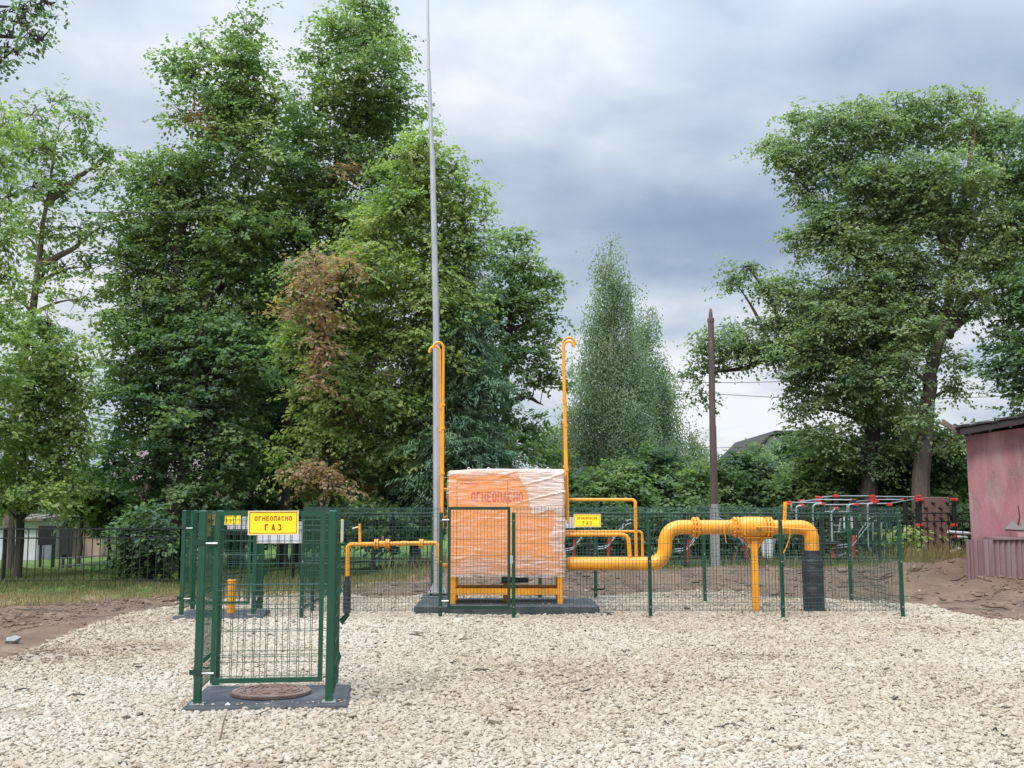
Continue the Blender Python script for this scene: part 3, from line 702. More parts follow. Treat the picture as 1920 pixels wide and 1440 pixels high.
conn('sensing_pipe', [(1056, 1002.5), (1178, 1002.5), (1181, 1047)], 17.58, .034, 'thicker orange pipe at mid height, bending down first', 14)

# ------------------------------------------------------------------ main outlet pipe
D = 17.62; pxm = D / F
gp = thing('gas_pipe', 'thick orange gas pipe with ball valve rising behind the mesh fence', 'pipe', tuple(P(1415, 1141, D)))
R_ = 13.1 * pxm
path = [P(1068, 1057, D), P(1247, 1057, D), P(1247, 988.5, D), P(1521, 988.5, D), P(1522.5, 1036, D)]
q = bend(path[:4], 34 * pxm, 10); q2 = bend([q[-2], path[3], path[4]], 42 * pxm, 10)
obj('pipe_run', MB().tube([P(1061, 1057, D)] + q[:-1] + q2[1:], [R_ * .72] + [R_] * (len(q) - 1 + len(q2) - 1), 28), M['orange'], gp, smooth=True)
obj('end_cap', MB().tube([P(1056, 1057, D), P(1060, 1057, D), P(1062, 1057, D)], [.03, .05, R_ * .7], 20), M['orange'], gp, smooth=True)
def flange(pc, ax_, r_, w_, gap, parent, nb=12, name='flange'):
    pc = Vector(pc); ax_ = Vector(ax_).normalized(); mb = MB()
    for s in (-1, 1):
        c0 = pc + ax_ * (s * gap / 2); mb.tube([c0, c0 + ax_ * (s * w_)], r_, 28)
    mb.tube([pc - ax_ * (gap / 2), pc + ax_ * (gap / 2)], r_ * .78, 20, False)
    f = obj(name, mb, M['orange'], parent, smooth=True)
    u = ax_.orthogonal().normalized(); v = ax_.cross(u)
    for k in range(nb):
        a = 2 * PI * (k + .5) / nb; q = pc + (u * math.cos(a) + v * math.sin(a)) * r_ * .86
        obj('bolt', MB().tube([q - ax_ * (gap / 2 + w_ * 1.7), q + ax_ * (gap / 2 + w_ * 1.7)], r_ * .075, 6), M['orange'], f)
for px in (1304, 1380, 1441): flange(P(px, 988.5, D), (1, 0, 0), 19 * pxm, 3.2 * pxm, 3 * pxm, gp)
a = P(1411, 988.5, D); mb = MB(); pts = []; rr = []
for k in range(15):
    u = -1 + 2 * k / 14; pts.append(a + Vector((u * 27 * pxm, 0, 0))); rr.append((13 + 6.5 * math.sqrt(max(0, 1 - u ** 4))) * pxm)
valve = obj('ball_valve', mb.tube(pts, rr, 32), M['orange'], gp, smooth=True)
a = P(1418, 988, D); obj('valve_stem', MB().tube([a + Vector((0, -.12, 0)), a + Vector((0, -.23, 0))], .040, 16).tube([a + Vector((0, -.225, 0)), a + Vector((0, -.26, 0))], .022, 12), M['orange'], valve, smooth=True)
obj('valve_lever', MB().tube([P(1418, 988, D - .25), P(1450, 989, D - .25), P(1532, 994, D - .25)], [.016, .014, .014], 8).box(P(1528, 994, D - .25), (.06, .02, .035)), M['orange'], valve)
obj('weld_bead', MB().tube([P(1508, 1020, D), P(1536.0, 1020, D)], .002, 4), M['orange'], gp)
# welded seams as thin rings
for (c_, ax_) in (((1355, 988.5), (1, 0, 0)), ((1287, 988.5), (1, 0, 0)), ((1225, 1057), (1, 0, 0)), ((1489, 988.5), (1, 0, 0)), ((1522, 1021), (0, 0, 1))):
    c0 = P(*c_, D); A_ = Vector(ax_); obj('weld', MB().tube([c0 - A_ * .008, c0, c0 + A_ * .008], [R_ + .0005, R_ + .004, R_ + .0005], 28, False), M['orange'], gp, smooth=True)
# support
mb = MB(); z1 = P(1415, 1007, D).z; mb.bb(P(1392, 1007, D).x, P(1446, 1007, D).x, D - .10, D + .10, z1 - .012, z1)
a0, a1 = P(1397, 1010, D).x, P(1436, 1010, D).x; b0, b1 = P(1408.5, 1032, D).x, P(1420, 1032, D).x; zt, zb = z1 - .0125, P(1415, 1032, D).z
sup = obj('support', mb, M['orange'], gp)
mb = MB(); mb.add([(a0, D - .006, zt), (a1, D - .006, zt), (b1, D - .006, zb), (b0, D - .006, zb), (a0, D + .006, zt), (a1, D + .006, zt), (b1, D + .006, zb), (b0, D + .006, zb)],
    [(0, 3, 2, 1), (4, 5, 6, 7), (0, 1, 5, 4), (1, 2, 6, 5), (2, 3, 7, 6), (3, 0, 4, 7)]); obj('gusset', mb, M['orange'], sup)
mb = MB(); lb = P(1417.5, 1142, D).x; lt = (b0 + b1) / 2; mb.bar((lt, D, zt - .005), (lb, D, -.15), .098, .098); obj('support_leg', mb, M['orange'], sup)
# cradle strap
obj('cradle', MB().tube([P(1399, 1006, D - .11), P(1385, 980, D - .13)], .009, 6), M['orange'], gp); obj('cradle', MB().tube([P(1440, 1006, D - .11), P(1451, 985, D - .13)], .009, 6), M['orange'], gp)
obj('bonding_cable', MB().tube(bend([P(1362, 1019, D - .14), P(1358, 995, D - .15), P(1362, 978, D - .15), P(1378, 972, D - .12), P(1392, 985, D - .15), P(1397, 1003, D - .15)], .2, 5), .009, 6), M['orange'], gp, smooth=True)
obj('bonding_cable', MB().tube(bend([P(1462, 986, D - .14), P(1474, 987, D - .15), P(1483, 998, D - .16), P(1477, 1020, D - .16), P(1469, 1037, D - .15)], .2, 5), .009, 6), M['orange'], gp, smooth=True)
obj('stub_pipe', MB().tube([P(1471, 976, D), P(1472.5, 941, D)], .030, 12), M['orange'], gp, smooth=True)
obj('stub_tap', MB().tube([P(1473, 945, D), P(1482, 946, D)], .012, 8), M['clamp'], gp)
obj('pipe_neck', MB().tube([P(1522.5, 1032, D), P(1523, 1050, D)], 14.2 * pxm, 24), M['sleeve'], gp, smooth=True)
def sleeve(parent, pt, pb, d, r_, n=24):
    a, b_ = P(*pt, d), P(*pb, d); mb = MB(); pts = []; rr = []
    for k in range(29):
        t = k / 28; pts.append(a.lerp(b_, t)); rr.append(r_ * (1 + .035 * noise.noise((t * 9, d, r_)) + .04 * (abs(((t * 9) % 1) - .5))) * (.93 if k == 0 else 1))
    return obj('sleeve', mb.tube(pts, rr, n), M['sleeve'], parent, smooth=True)
sleeve(gp, (1523, 1048), (1526.5, 1145), D, 19.3 * pxm)

# ------------------------------------------------------------------ small inlet pipe
D2 = 17.15; pm = D2 / F
ip = thing('inlet_pipe', 'thin orange inlet pipe with valves, rising from a black sleeve', 'pipe', tuple(P(651, 1148, D2)))
q = [P(651.5, 1086, D2), P(652, 1021, D2), P(821, 1018, D2), P(823, 1060, D2), P(842, 1060, D2 + .35)]
obj('pipe_run', MB().tube(bend(q, 9 * pm), 3.9 * pm, 16), M['orange'], ip, smooth=True)
for px in (706, 727, 790): flange(P(px, 1019.7, D2), (1, 0, 0), 9 * pm, 2.2 * pm, 1.8 * pm, ip, 8)
v = obj('ball_valve', MB().tube([P(709, 1019.7, D2), P(713, 1019.7, D2), P(720, 1019.7, D2), P(724, 1019.7, D2)], [4.5 * pm, 5.6 * pm, 5.6 * pm, 4.5 * pm], 16), M['orange'], ip, smooth=True)
obj('valve_stem', MB().tube([P(717, 1014, D2), P(718, 1005, D2)], 2 * pm, 10), M['rust'], v)
obj('coupling', MB().tube([P(753, 1019, D2), P(763, 1019, D2)], 4.7 * pm, 14), M['orange'], ip, smooth=True)
obj('stub_pipe', MB().tube([P(675, 1018, D2), P(674, 982, D2)], 2.5 * pm, 12), M['orange'], ip, smooth=True)
obj('stub_handle', MB().tube([P(661, 991, D2), P(672, 988, D2)], .010, 8), M['cream'], ip)
obj('pipe_neck', MB().tube([P(651.5, 1080, D2), P(651.5, 1090, D2)], 4.4 * pm, 14), M['sleeve'], ip)
sleeve(ip, (651, 1089), (650.5, 1150), D2, 7 * pm, 16)

# ------------------------------------------------------------------ mast and poles
DM = 18.6; k = DM / F
ms_ = thing('lightning_mast', 'tall tapering galvanised steel mast rising above the picture', 'mast', tuple(P(820.5, 1112, DM)))
cuts = [(820.5, 1110, 8.2), (817.5, 600, 6.2), (810.5, 285, 5.2), (809.8, 283, 4.3), (804.2, 133, 3.3), (803.8, 131, 2.7), (801.5, -40, 2.2), (797, -330, 1.2)]
mb = MB(); mb.tube([P(a, b_, DM) for a, b_, _ in cuts[:3]], [c_ * k for *_, c_ in cuts[:3]], 8); obj('lower_section', mb, M['steel'], ms_)
obj('middle_section', MB().tube([P(a, b_, DM) for a, b_, _ in cuts[3:5]], [c_ * k for *_, c_ in cuts[3:5]], 12), M['steel'], ms_, smooth=True)
obj('upper_section', MB().tube([P(a, b_, DM) for a, b_, _ in cuts[5:]], [c_ * k for *_, c_ in cuts[5:]], 10), M['steel'], ms_, smooth=True)
a = P(820.5, 1110, DM); obj('joint_collar', MB().tube([P(810.7, 290, DM), P(810.4, 281, DM)], 5.3 * k, 12), M['steel'], ms_)
obj('base_plate', MB().box((a.x, DM, a.z), (.30, .30, .02)), M['steel'], ms_)
mb = MB()
for s in (-1, 1):
    mb.add([(a.x + s * .07, DM - .006, a.z + .012), (a.x + s * .145, DM - .006, a.z + .012), (a.x + s * .07, DM - .006, a.z + .16), (a.x + s * .07, DM + .006, a.z + .012), (a.x + s * .145, DM + .006, a.z + .012), (a.x + s * .07, DM + .006, a.z + .16)],
        [(0, 1, 2), (5, 4, 3), (0, 3, 4, 1), (1, 4, 5, 2), (2, 5, 3, 0)])
obj('stiffener', mb, M['steel'], ms_)
mb = MB()
for s in (-1, 1):
    for t in (-1, 1): obj('anchor_bolt', MB().tube([(a.x + s * .11, DM + t * .11, a.z - .10), (a.x + s * .11, DM + t * .11, a.z + .04)], .012, 6), M['dark'], ms_)
o = obj('mast_footing', MB().bevbox(a.x - .26, a.x + .26, DM - .22, DM + .3, -.1, a.z - .05, .02), M['slab']); tag(o, 'dark footing block under the tall steel mast', 'footing')
DP = 25.0; k = DP / F; g0 = h1(P(1341, 1075, DP).x, DP)
pp = thing('rusty_pole', 'old rusty steel pole standing in a concrete stub', 'pole', (P(1341, 1075, DP).x, DP, g0))
a = P(1341.5, 1000, DP); mb = MB()
obj('pole_tube', mb.tube([P(1339.5, 975, DP), P(1336.5, 800, DP), P(1336, 797, DP), P(1334, 670, DP), P(1332.8, 603, DP)], [7.2 * k, 6.5 * k, 5.9 * k, 5.8 * k, 5.7 * k], 14), M['rust'], pp, smooth=True)
obj('pole_cap', MB().tube([P(1332.8, 604, DP), P(1332.6, 597, DP), P(1332.5, 596, DP), P(1332.4, 586, DP), P(1332.3, 579, DP)], [6.6 * k, 6.6 * k, 4 * k, 3.6 * k, 1.8 * k], 12), M['rust'], pp)
mb = MB(); a, b_ = P(1339.3, 945, DP), P(1342, 1082, DP)
mb.bar(a, b_, .185, .185); obj('concrete_stub', mb, M['concrete'], pp)
for u_, v_ in ((1331.5, 1334), (1347.5, 1345)): obj('clamp_wire', MB().tube([P(u_, 952, DP - .1), P(v_, 938, DP - .1)], .008, 5), M['rust'], pp)

# ------------------------------------------------------------------ black picket fences
def picket(pa, pb, hh, label, sp=.165, rails=(.0, .22, 1.0), posts=2.3, dark=M['fence']):
    a, b_ = Vector((pa[0], pa[1], 0)), Vector((pb[0], pb[1], 0)); u = b_ - a; Ln = u.length; u.normalize()
    za = [h1(*(a + u * (Ln * t))[:2]) for t in (0, .5, 1)]
    f = thing('picket_fence', label, 'fence', (a.x, a.y, za[0]))
    zz = lambda t: pa[2] + (pb[2] - pa[2]) * t
    mb = MB(); n = int(Ln / sp)
    for i in range(n + 1):
        t = i / n; q = a + u * (Ln * t); z = zz(t); mb.bb(q.x - .0085, q.x + .0085, q.y - .0085, q.y + .0085, z + .03, z + hh - .012)
    obj('pickets', mb, dark, f); mb = MB()
    for r_ in rails:
        z = hh - .02 - r_
        if z < .05: continue
        mb.bar(a + Vector((0, -.022, zz(0) + z)), b_ + Vector((0, -.022, zz(1) + z)), .03, .028)
    obj('rails', mb, dark, f)
    m = max(1, int(round(Ln / posts)))
    for i in range(m + 1):
        t = i / m; q = a + u * (Ln * t); obj('post', MB().bevbox(q.x - .035, q.x + .035, q.y + .012, q.y + .075, zz(t) - .2, zz(t) + hh + .01), dark, f)
def fp(px, d, py): q = P(px, py, d); return (q.x, q.y, q.z)
picket(fp(-330, 23.0, 1106), fp(336, 23.0, 1104), P(0, 990, 23).z - P(0, 1105, 23).z, 'black picket fence on the left in front of the lawn', rails=(.0, .19, 1.06), posts=3.45)
picket(fp(336, 23.0, 1104), fp(735, 26.0, 1064), 1.28, 'black picket fence receding behind the green cages', rails=(.0, .19, 1.06), posts=2.5)
picket(fp(735, 26.0, 1064), fp(1835, 26.0, 1063), P(1400, 961, 26).z - P(1400, 1063, 26).z, 'black picket fence in front of the workout ground', rails=(.0, .19, 1.05), posts=2.5)

# ------------------------------------------------------------------ pink building
pm_, x, b = newmat('pink_plaster')
oc = x.n('ShaderNodeTexCoord').outputs['Object']
c = x.ramp(x.noise(x.mapping(oc, (1, 1, .6)), .9, 4, .55, .6), [(.35, (.27, .110, .122)), (.5, (.335, .150, .162)), (.68, (.41, .21, .21))])
c = x.mix(x.ramp(x.noise(x.mapping(oc, (1, 1, .8), loc=(4, 2, 1)), 1.7, 5, .6, 1.2), [(.50, 0.0), (.62, .75)]), c, (.205, .125, .12))
c = x.mix(x.ramp(x.noise(x.mapping(oc, (2.2, 1, .35), loc=(1, 7, 3)), 1.2, 5, .6, .8), [(.52, 0.0), (.66, .5)]), c, (.44, .30, .28))
c = x.mix(x.ramp(x.noise(oc, 18, 5, .6), [(.4, 0.0), (.8, .25)]), c, (.46, .25, .24))
x.l(c, b.inputs['Base Color']); b.inputs['Roughness'].default_value = .85
bp = x.n('ShaderNodeBump'); bp.inputs['Strength'].default_value = .35; bp.inputs['Distance'].default_value = .02; x.l(x.noise(oc, 25, 5, .6), bp.inputs['Height']); x.l(bp.outputs[0], b.inputs['Normal'])
M['pink'] = pm_
M['pinkmetal'] = mat('pink_sheet_metal', (.24, .14, .148), .55, .1, var=.12, scale=4, stretch=(1, 1, .3), dirt=(.24, .23, .23), damt=.8, bump=.1)
M['roof'] = mat('dark_roofing', (.035, .028, .028), .8, var=.3, bump=.3)
BD = 22.2
bx0 = P(1817, 900, BD).x
hb = thing('pink_building', 'pink plastered building at the right edge with a dark low roof', 'building', (bx0, BD, .3))
zl, zr_ = P(1812, 818, BD).z, P(1920, 802, BD).z; sl_ = (zr_ - zl) / (P(1920, 802, BD).x - bx0)
W_ = 7.0; mb = MB()
mb.add([(bx0, BD, -.2), (bx0 + W_, BD, -.2), (bx0 + W_, BD, zl + sl_ * W_), (bx0 - .03, BD, zl), (bx0 + 2.9, BD + 5, -.2), (bx0 + W_, BD + 5, -.2), (bx0 + W_, BD + 5, zl + sl_ * W_), (bx0 + 2.87, BD + 5, zl)],
       [(0, 1, 2, 3), (7, 6, 5, 4), (3, 2, 6, 7), (0, 3, 7, 4), (1, 5, 6, 2)])
obj('wall', mb, M['pink'], hb)
def roofbar(px0, py0, px1, py1, d, w_, h_, ext=6.5):
    a, q = P(px0, py0, d), P(px1, py1, d); u = (q - a); q = a + u * (ext / u.length); return a, q
a, q = roofbar(1786, 801, 1920, 777, BD - .35, 0, 0)
mb = MB(); n = 40
for s, zo in ((0, 0), (1, .045)):
    pass
rv = []
for j, (yy, zz_) in enumerate(((BD - .45, 0), (BD + 5.4, .05))):
    for i in range(n + 1):
        t = i / n; p = a.lerp(q, t); wob = .018 * noise.noise((t * 14, j, 0)) + .012 * math.sin(i * 2.2)
        rv += [(p.x + j * 2.9, yy, p.z + zz_ + wob), (p.x + j * 2.9, yy, p.z + zz_ + wob - .035)]
m_ = 2 * (n + 1); fs = []
for i in range(n):
    k = 2 * i; fs += [(k, k + 2, m_ + k + 2, m_ + k), (k + 1, m_ + k + 1, m_ + k + 3, k + 3), (k, k + 1, k + 3, k + 2), (m_ + k, m_ + k + 2, m_ + k + 3, m_ + k + 1)]
fs += [(0, m_, m_ + 1, 1), (2 * n, 2 * n + 1, m_ + 2 * n + 1, m_ + 2 * n)]
rf = obj('roof', mb.add(rv, fs), M['roof'], hb)
mb = MB(); u = (q - a).normalized(); mb.bar(a + Vector((.12, -.04, -.10)), q + Vector((0, -.04, -.12)), .05, .12); obj('fascia', mb, M['roof'], rf)
mb = MB(); a2 = P(1800, 813, BD - .2); mb.bar(a2, a2 + u * 6.2, .06, .05); obj('lower_batten', mb, M['wood'], rf)
for i in range(9):
    p = a + u * (.35 + i * .42); obj('rafter', MB().bar(p + Vector((0, .02, -.19)), p + Vector((.12, .30, -.12)), .05, .06), M['wood'], rf)
obj('bargeboard', MB().bar(P(1766, 790, BD - .1), P(1800, 812, BD - .1), .05, .10), M['wood'], rf)
# corrugated skirting, ledge
SD = 21.7; x0 = P(1803, 1035, SD).x + .12; x1 = x0 + 5.2; zb0 = h1(x0 + 1, SD) - .15; zt0 = P(1860, 1012, SD).z
mb = MB(); n = 170; vs = []
for j, (yy) in enumerate((0, .004)):
    for i in range(n + 1):
        X_ = x0 + (x1 - x0) * i / n; ph = (X_ * 9.5) % 1; o_ = .022 * (1 if ph < .38 else -1 if .5 < ph < .88 else 0)
        vs += [(X_, SD + o_ + yy, zb0), (X_, SD + o_ + yy, zt0 + .0)]
for i in range(n):
    k = 2 * i; mb.f.append((k, k + 2, k + 3, k + 1)); k += 2 * (n + 1); mb.f.append((k + 1, k + 3, k + 2, k))
mb.v = vs; sk = obj('corrugated_skirting', mb, M['pinkmetal'], hb)
mb = MB().bb(x0 + .5, x1, SD - .06, SD + .42, zt0 + .004, zt0 + .05); obj('ledge', mb, M['pinkmetal'], hb)
mb = MB().bb(x0 + 1.05, x1, SD + .10, SD + .46, zt0 + .055, P(1870, 998, SD).z); obj('step', mb, M['pink'], hb)
mb = MB().bb(x0 - .02, x0 + .02, SD - .03, SD + .03, zb0, zt0 + .01); obj('corner_trim', mb, M['pinkmetal'], hb)
a = P(1907, 950, BD - .02); obj('crack', MB().tube([P(1909, 948, BD - .004), P(1912, 970, BD - .004), P(1908, 985, BD - .004), P(1896, 990, BD - .004)], [.008, .012, .02, .006], 5), M['roof'], hb)
obj('fallen_plaster', MB().add([tuple(P(1884, 992, BD - .03)), tuple(P(1898, 976, BD - .03)), tuple(P(1912, 988, BD - .03)), tuple(P(1920, 980, BD - .03)), tuple(P(1925, 994, BD - .03)), tuple(P(1884, 992, BD)), tuple(P(1898, 976, BD)), tuple(P(1912, 988, BD)), tuple(P(1920, 980, BD)), tuple(P(1925, 994, BD))],
   [(0, 4, 3, 2, 1), (0, 1, 6, 5), (1, 2, 7, 6), (2, 3, 8, 7), (3, 4, 9, 8)]), M['concrete'], hb)

# ------------------------------------------------------------------ houses behind
M['cottage'] = mat('pale_render', (.42, .36, .32), .85, var=.12, scale=2)
M['cwhite'] = mat('white_siding', (.55, .57, .60), .6, var=.1, scale=3)
M['broof'] = mat('brown_roofing', (.13, .085, .072), .7, var=.2, scale=5)
M['teal'] = mat('teal_netting', (.10, .36, .33), .7, var=.2, scale=8)
M['glass'] = mat('dark_glass', (.02, .025, .03), .1, var=.1)
M['pinkwall'] = mat('pinkish_render', (.45, .32, .28), .85, var=.15, scale=3)
def house(name, label, pl_, pr, pe, pb, d, depth, rpy, wall, roof, wins=(), ridge_px=None, over=8):
    """front wall between pixel columns, eave row pe, base row pb, ridge row rpy"""
    a, c_ = P(pl_, pe, d), P(pr, pe, d); zb = P(pl_, pb, d).z - .3; h = thing(name, label, 'house', (a.x, d, zb))
    w_ = obj('wall', MB().bb(a.x, c_.x, d, d + depth, zb, a.z), wall, h)
    r0 = P(pl_ - over, pe - 1, d - .3); r1 = P(pr + over, pe - 1, d - .3); zr2 = P(pl_, rpy, d + depth / 2).z; ym = d + depth / 2; t_ = .08
    mb = MB(); mb.add([(r0.x, d - .35, r0.z), (r1.x, d - .35, r0.z), (r1.x, ym, zr2), (r0.x, ym, zr2), (r0.x, d + depth + .35, r0.z), (r1.x, d + depth + .35, r0.z),
       (r0.x, d - .35, r0.z + t_), (r1.x, d - .35, r0.z + t_), (r1.x, ym, zr2 + t_), (r0.x, ym, zr2 + t_), (r0.x, d + depth + .35, r0.z + t_), (r1.x, d + depth + .35, r0.z + t_)],
       [(0, 3, 2, 1), (3, 4, 5, 2), (6, 7, 8, 9), (9, 8, 11, 10), (0, 1, 7, 6), (4, 10, 11, 5), (0, 6, 9, 3), (3, 9, 10, 4), (1, 2, 8, 7), (2, 5, 11, 8)]); ro = obj('roof', mb, roof, h)
    mb = MB()
    for X_ in (a.x + .01, c_.x - .01): obj('gable', MB().add([(X_ - .05, d + .02, a.z), (X_ - .05, d + depth - .02, a.z), (X_ - .05, ym, zr2 - .02), (X_ + .05, d + .02, a.z), (X_ + .05, d + depth - .02, a.z), (X_ + .05, ym, zr2 - .02)], [(0, 2, 1), (3, 4, 5), (0, 3, 5, 2), (1, 2, 5, 4)]), wall, h)
    mb = MB(); n = int((r1.x - r0.x) / .5); 
    for i in range(n):
        X_ = r0.x + .25 + i * .5; mb.bar((X_, d - .33, r0.z + t_ + .012), (X_, ym, zr2 + t_ + .012), .05, .03)
    obj('roof_ribs', mb, roof, ro)
    for (u0, v0, u1, v1) in wins:
        p, q = P(u0, v0, d), P(u1, v1, d); mb = MB(); frame_(mb, p.x, q.x, q.z, p.z, .07, d - .04, d + .02); wf = obj('window', mb, M['white'], h)
        obj('pane', MB().bb(p.x + .07, q.x - .07, d - .012, d - .004, q.z + .07, p.z - .07), M['glass'], wf)
    return h
house('brown_roofed_house', 'brown roofed house half hidden behind the birch', 1052, 1230, 905, 975, 46, 8, 826, M['pinkwall'], M['broof'], ((1100, 918, 1120, 945), (1150, 918, 1170, 945)))
# white gabled house on the right: gable faces the camera
d = 58; h = thing('white_house', 'white gabled house showing over the bushes right of the rusty pole', 'house', tuple(P(1440, 960, d)))
a, c_, ap = P(1400, 868, d), P(1590, 868, d), P(1475, 816, d)
b0, b1 = P(1400, 980, d), P(1590, 980, d)
ap2 = P(1448, 818, d); ap3 = P(1520, 818, d)
mb = MB(); fr_ = [(b0.x, d, b0.z), (b1.x, d, b0.z), (c_.x, d, c_.z), (ap3.x, d, ap3.z), (ap2.x, d, ap2.z), (a.x, d, a.z)]
mb.add(fr_ + [(q_[0], d + 9, q_[2]) for q_ in fr_], [(0, 1, 2, 3, 4, 5), (11, 10, 9, 8, 7, 6), (0, 5, 11, 6), (1, 7, 8, 2)]); obj('wall', mb, M['cwhite'], h)
mb = MB()
def slab2(p, q):
    y0, y1 = d - .5, d + 9.5; z_ = .16; mb.add([(p.x, y0, p.z), (q.x, y0, q.z), (q.x, y1, q.z), (p.x, y1, p.z), (p.x, y0, p.z + z_), (q.x, y0, q.z + z_), (q.x, y1, q.z + z_), (p.x, y1, p.z + z_)], [(0, 3, 2, 1), (4, 5, 6, 7), (0, 1, 5, 4), (1, 2, 6, 5), (2, 3, 7, 6), (3, 0, 4, 7)])
slab2(P(1388, 876, d), P(1446, 815, d)); slab2(P(1450, 814, d), P(1518, 814, d)); slab2(P(1522, 815, d), P(1600, 876, d)); obj('roof', mb, M['roof'], h)
p, q = P(1465, 850, d), P(1500, 880, d); mb = MB(); frame_(mb, p.x, q.x, q.z, p.z, .1, d - .05, d + .02); wf = obj('window', mb, M['white'], h); obj('pane', MB().bb(p.x + .1, q.x - .1, d - .02, d - .01, q.z + .1, p.z - .1), M['glass'], wf)
house('pale_shed', 'long pale shed across the lawn on the far left', -60, 72, 978, 1046, 36, 4, 968, M['cwhite'], M['wood'])
house('low_outbuilding', 'low pale outbuilding with a dark eave behind the left trees', 128, 192, 984, 1036, 38, 4, 976, M['pinkwall'], M['roof'])
house('left_cottage', 'pinkish cottage seen in gaps between the left linden trunks', 196, 420, 905, 1030, 44, 8, 850, M['pinkwall'], M['broof'], ((232, 930, 256, 960), (330, 930, 354, 960)))
# teal netting sheet leaning behind
a, b_, c_ = P(196, 890, 42.5), P(168, 975, 42.5), P(204, 960, 42.5)
mb = MB(); e = P(160, 915, 42.5)
mb.add([tuple(v_) for v_ in (P(194, 886, 42), P(166, 925, 42), P(150, 978, 42), P(196, 968, 42), P(200, 905, 42))] + [(v_.x, v_.y + .05, v_.z) for v_ in (P(194, 886, 42), P(166, 925, 42), P(150, 978, 42), P(196, 968, 42), P(200, 905, 42))],
       [(0, 1, 2, 3, 4), (9, 8, 7, 6, 5), (0, 5, 6, 1), (1, 6, 7, 2), (2, 7, 8, 3), (3, 8, 9, 4), (4, 9, 5, 0)])
tag(obj('netting', mb, M['teal']), 'teal netting sheet hanging between the left trees', 'netting')
for i, (u0, u1, v0, v1, lb) in enumerate(((72, 103, 986, 1022, 'wide dark board behind the left fence'), (115, 134, 991, 1040, 'narrow tall dark board behind the left fence'))):
    p, q = P(u0, v0, 31), P(u1, v1, 31); bt_ = thing('dark_board', lb, 'board', (p.x, 31, h1(p.x, 31)), 'dark boards behind the left fence')
    obj('panel', MB().bb(p.x, q.x, 31, 31.05, q.z, p.z), M['dark'], bt_)
    for X_ in (p.x + .06, q.x - .06): obj('leg', MB().bb(X_ - .03, X_ + .03, 31.055, 31.115, -.05, p.z - .05), M['dark'], bt_)
# low white rails on the lawn
t = thing('low_rail', 'low white rails standing on the lawn behind the left fence', 'rail', tuple(P(113, 1070, 29)))
for (u0, v0, u1, v1) in ((113, 1047, 205, 1041), (116, 1061, 192, 1056)): obj('rail', MB().tube([P(u0, v0, 28), P(u1, v1, 29.5)], .015, 8), M['grey'], t)
for (u0, v0, v1, dd) in ((113, 1044, 1072, 28), (152, 1044, 1070, 28.6), (192, 1041, 1066, 29.3)): obj('rail_post', MB().tube([P(u0, v0, dd), P(u0, v1 + 4, dd)], .015, 8), M['grey'], t)

# ------------------------------------------------------------------ workout ground (zoom window 1440,880 scale 4.8)
Z7 = lambda X_, Y_, d=28.5: P(1440 + X_ / 4.8, 880 + Y_ / 4.8, d)
wk = thing('workout_frame', 'outdoor workout frame of grey bars, red clamps and dark posts', 'exercise frame', (Z7(600, 800).x, 28.5, .2))
def gz_(p): return h1(p.x, p.y) - .05
for (X_, Yt, dd) in ((480, 300, 28), (612, 235, 29.5), (770, 270, 28), (940, 235, 29.5), (1090, 300, 28), (1232, 250, 29), (1345, 245, 29.5), (300, 290, 28.5)):
    p = Z7(X_, Yt, dd); obj('post', MB().bevbox(p.x - .05, p.x + .05, p.y - .05, p.y + .05, gz_(p), p.z, .01), M['dark'], wk)
BR = [((430, 258, 29.5), (600, 240, 29.5)), ((620, 240, 29.5), (940, 240, 29.5)), ((950, 245, 29.5), (1350, 248, 29.5)), ((290, 290, 28.5), (450, 272, 28.5)), ((450, 272, 28.5), (780, 275, 28.3)),
      ((170, 298, 28), (480, 300, 28)), ((480, 318, 28), (610, 318, 28)), ((610, 318, 28), (790, 318, 28)), ((790, 292, 28), (940, 275, 29.4)), ((940, 273, 29), (1240, 272, 29)), ((790, 310, 28), (1090, 308, 28)),
      ((210, 372, 28), (265, 372, 28)), ((510, 380, 28), (760, 380, 28)), ((570, 565, 28), (690, 565, 28)), ((590, 505, 28), (690, 505, 28)), ((1090, 308, 28), (1350, 262, 29.5))]
for a, b_ in BR: obj('bar', MB().tube([Z7(*a), Z7(*b_)], .017, 8), M['grey'], wk, smooth=True)
UB = [[(480, 312), (405, 314), (405, 560)], [(300, 330), (255, 332), (255, 520)], [(770, 314), (725, 318), (735, 720), (810, 738)], [(940, 306), (897, 308), (905, 700), (930, 742)],
      [(610, 350), (570, 385), (582, 770), (650, 782), (700, 752)], [(715, 318), (712, 400)], [(210, 305), (212, 372)], [(655, 440), (640, 560)]]
for u in UB: obj('hanging_bar', MB().tube(bend([Z7(a, b_, 27.9) for a, b_ in u], .15, 6), .024, 8), M['grey'], wk, smooth=True)
for X_, dd in ((940, 28), (1018, 28), (1000, 27.8)): obj('upright_tube', MB().tube([Z7(X_, 475 if X_ != 1000 else 630, dd), Z7(X_, 640 if X_ != 1000 else 775, dd)], .03, 8), M['grey'], wk)
for (X_, Y_) in ((185, 300), (300, 285), (300, 325), (450, 252), (450, 280), (485, 312), (610, 238), (612, 352), (765, 278), (790, 316), (940, 243), (940, 272), (950, 296), (970, 280), (1090, 316), (1230, 272), (1350, 243), (1345, 262), (1350, 282), (790, 736), (1665, 270)):
    p = Z7(X_, Y_, 27.95 if Y_ > 285 else 29.0); obj('clamp', MB().bevbox(p.x - .075, p.x + .075, p.y - .05, p.y + .05, p.z - .032, p.z + .032, .012), M['clamp'], wk)
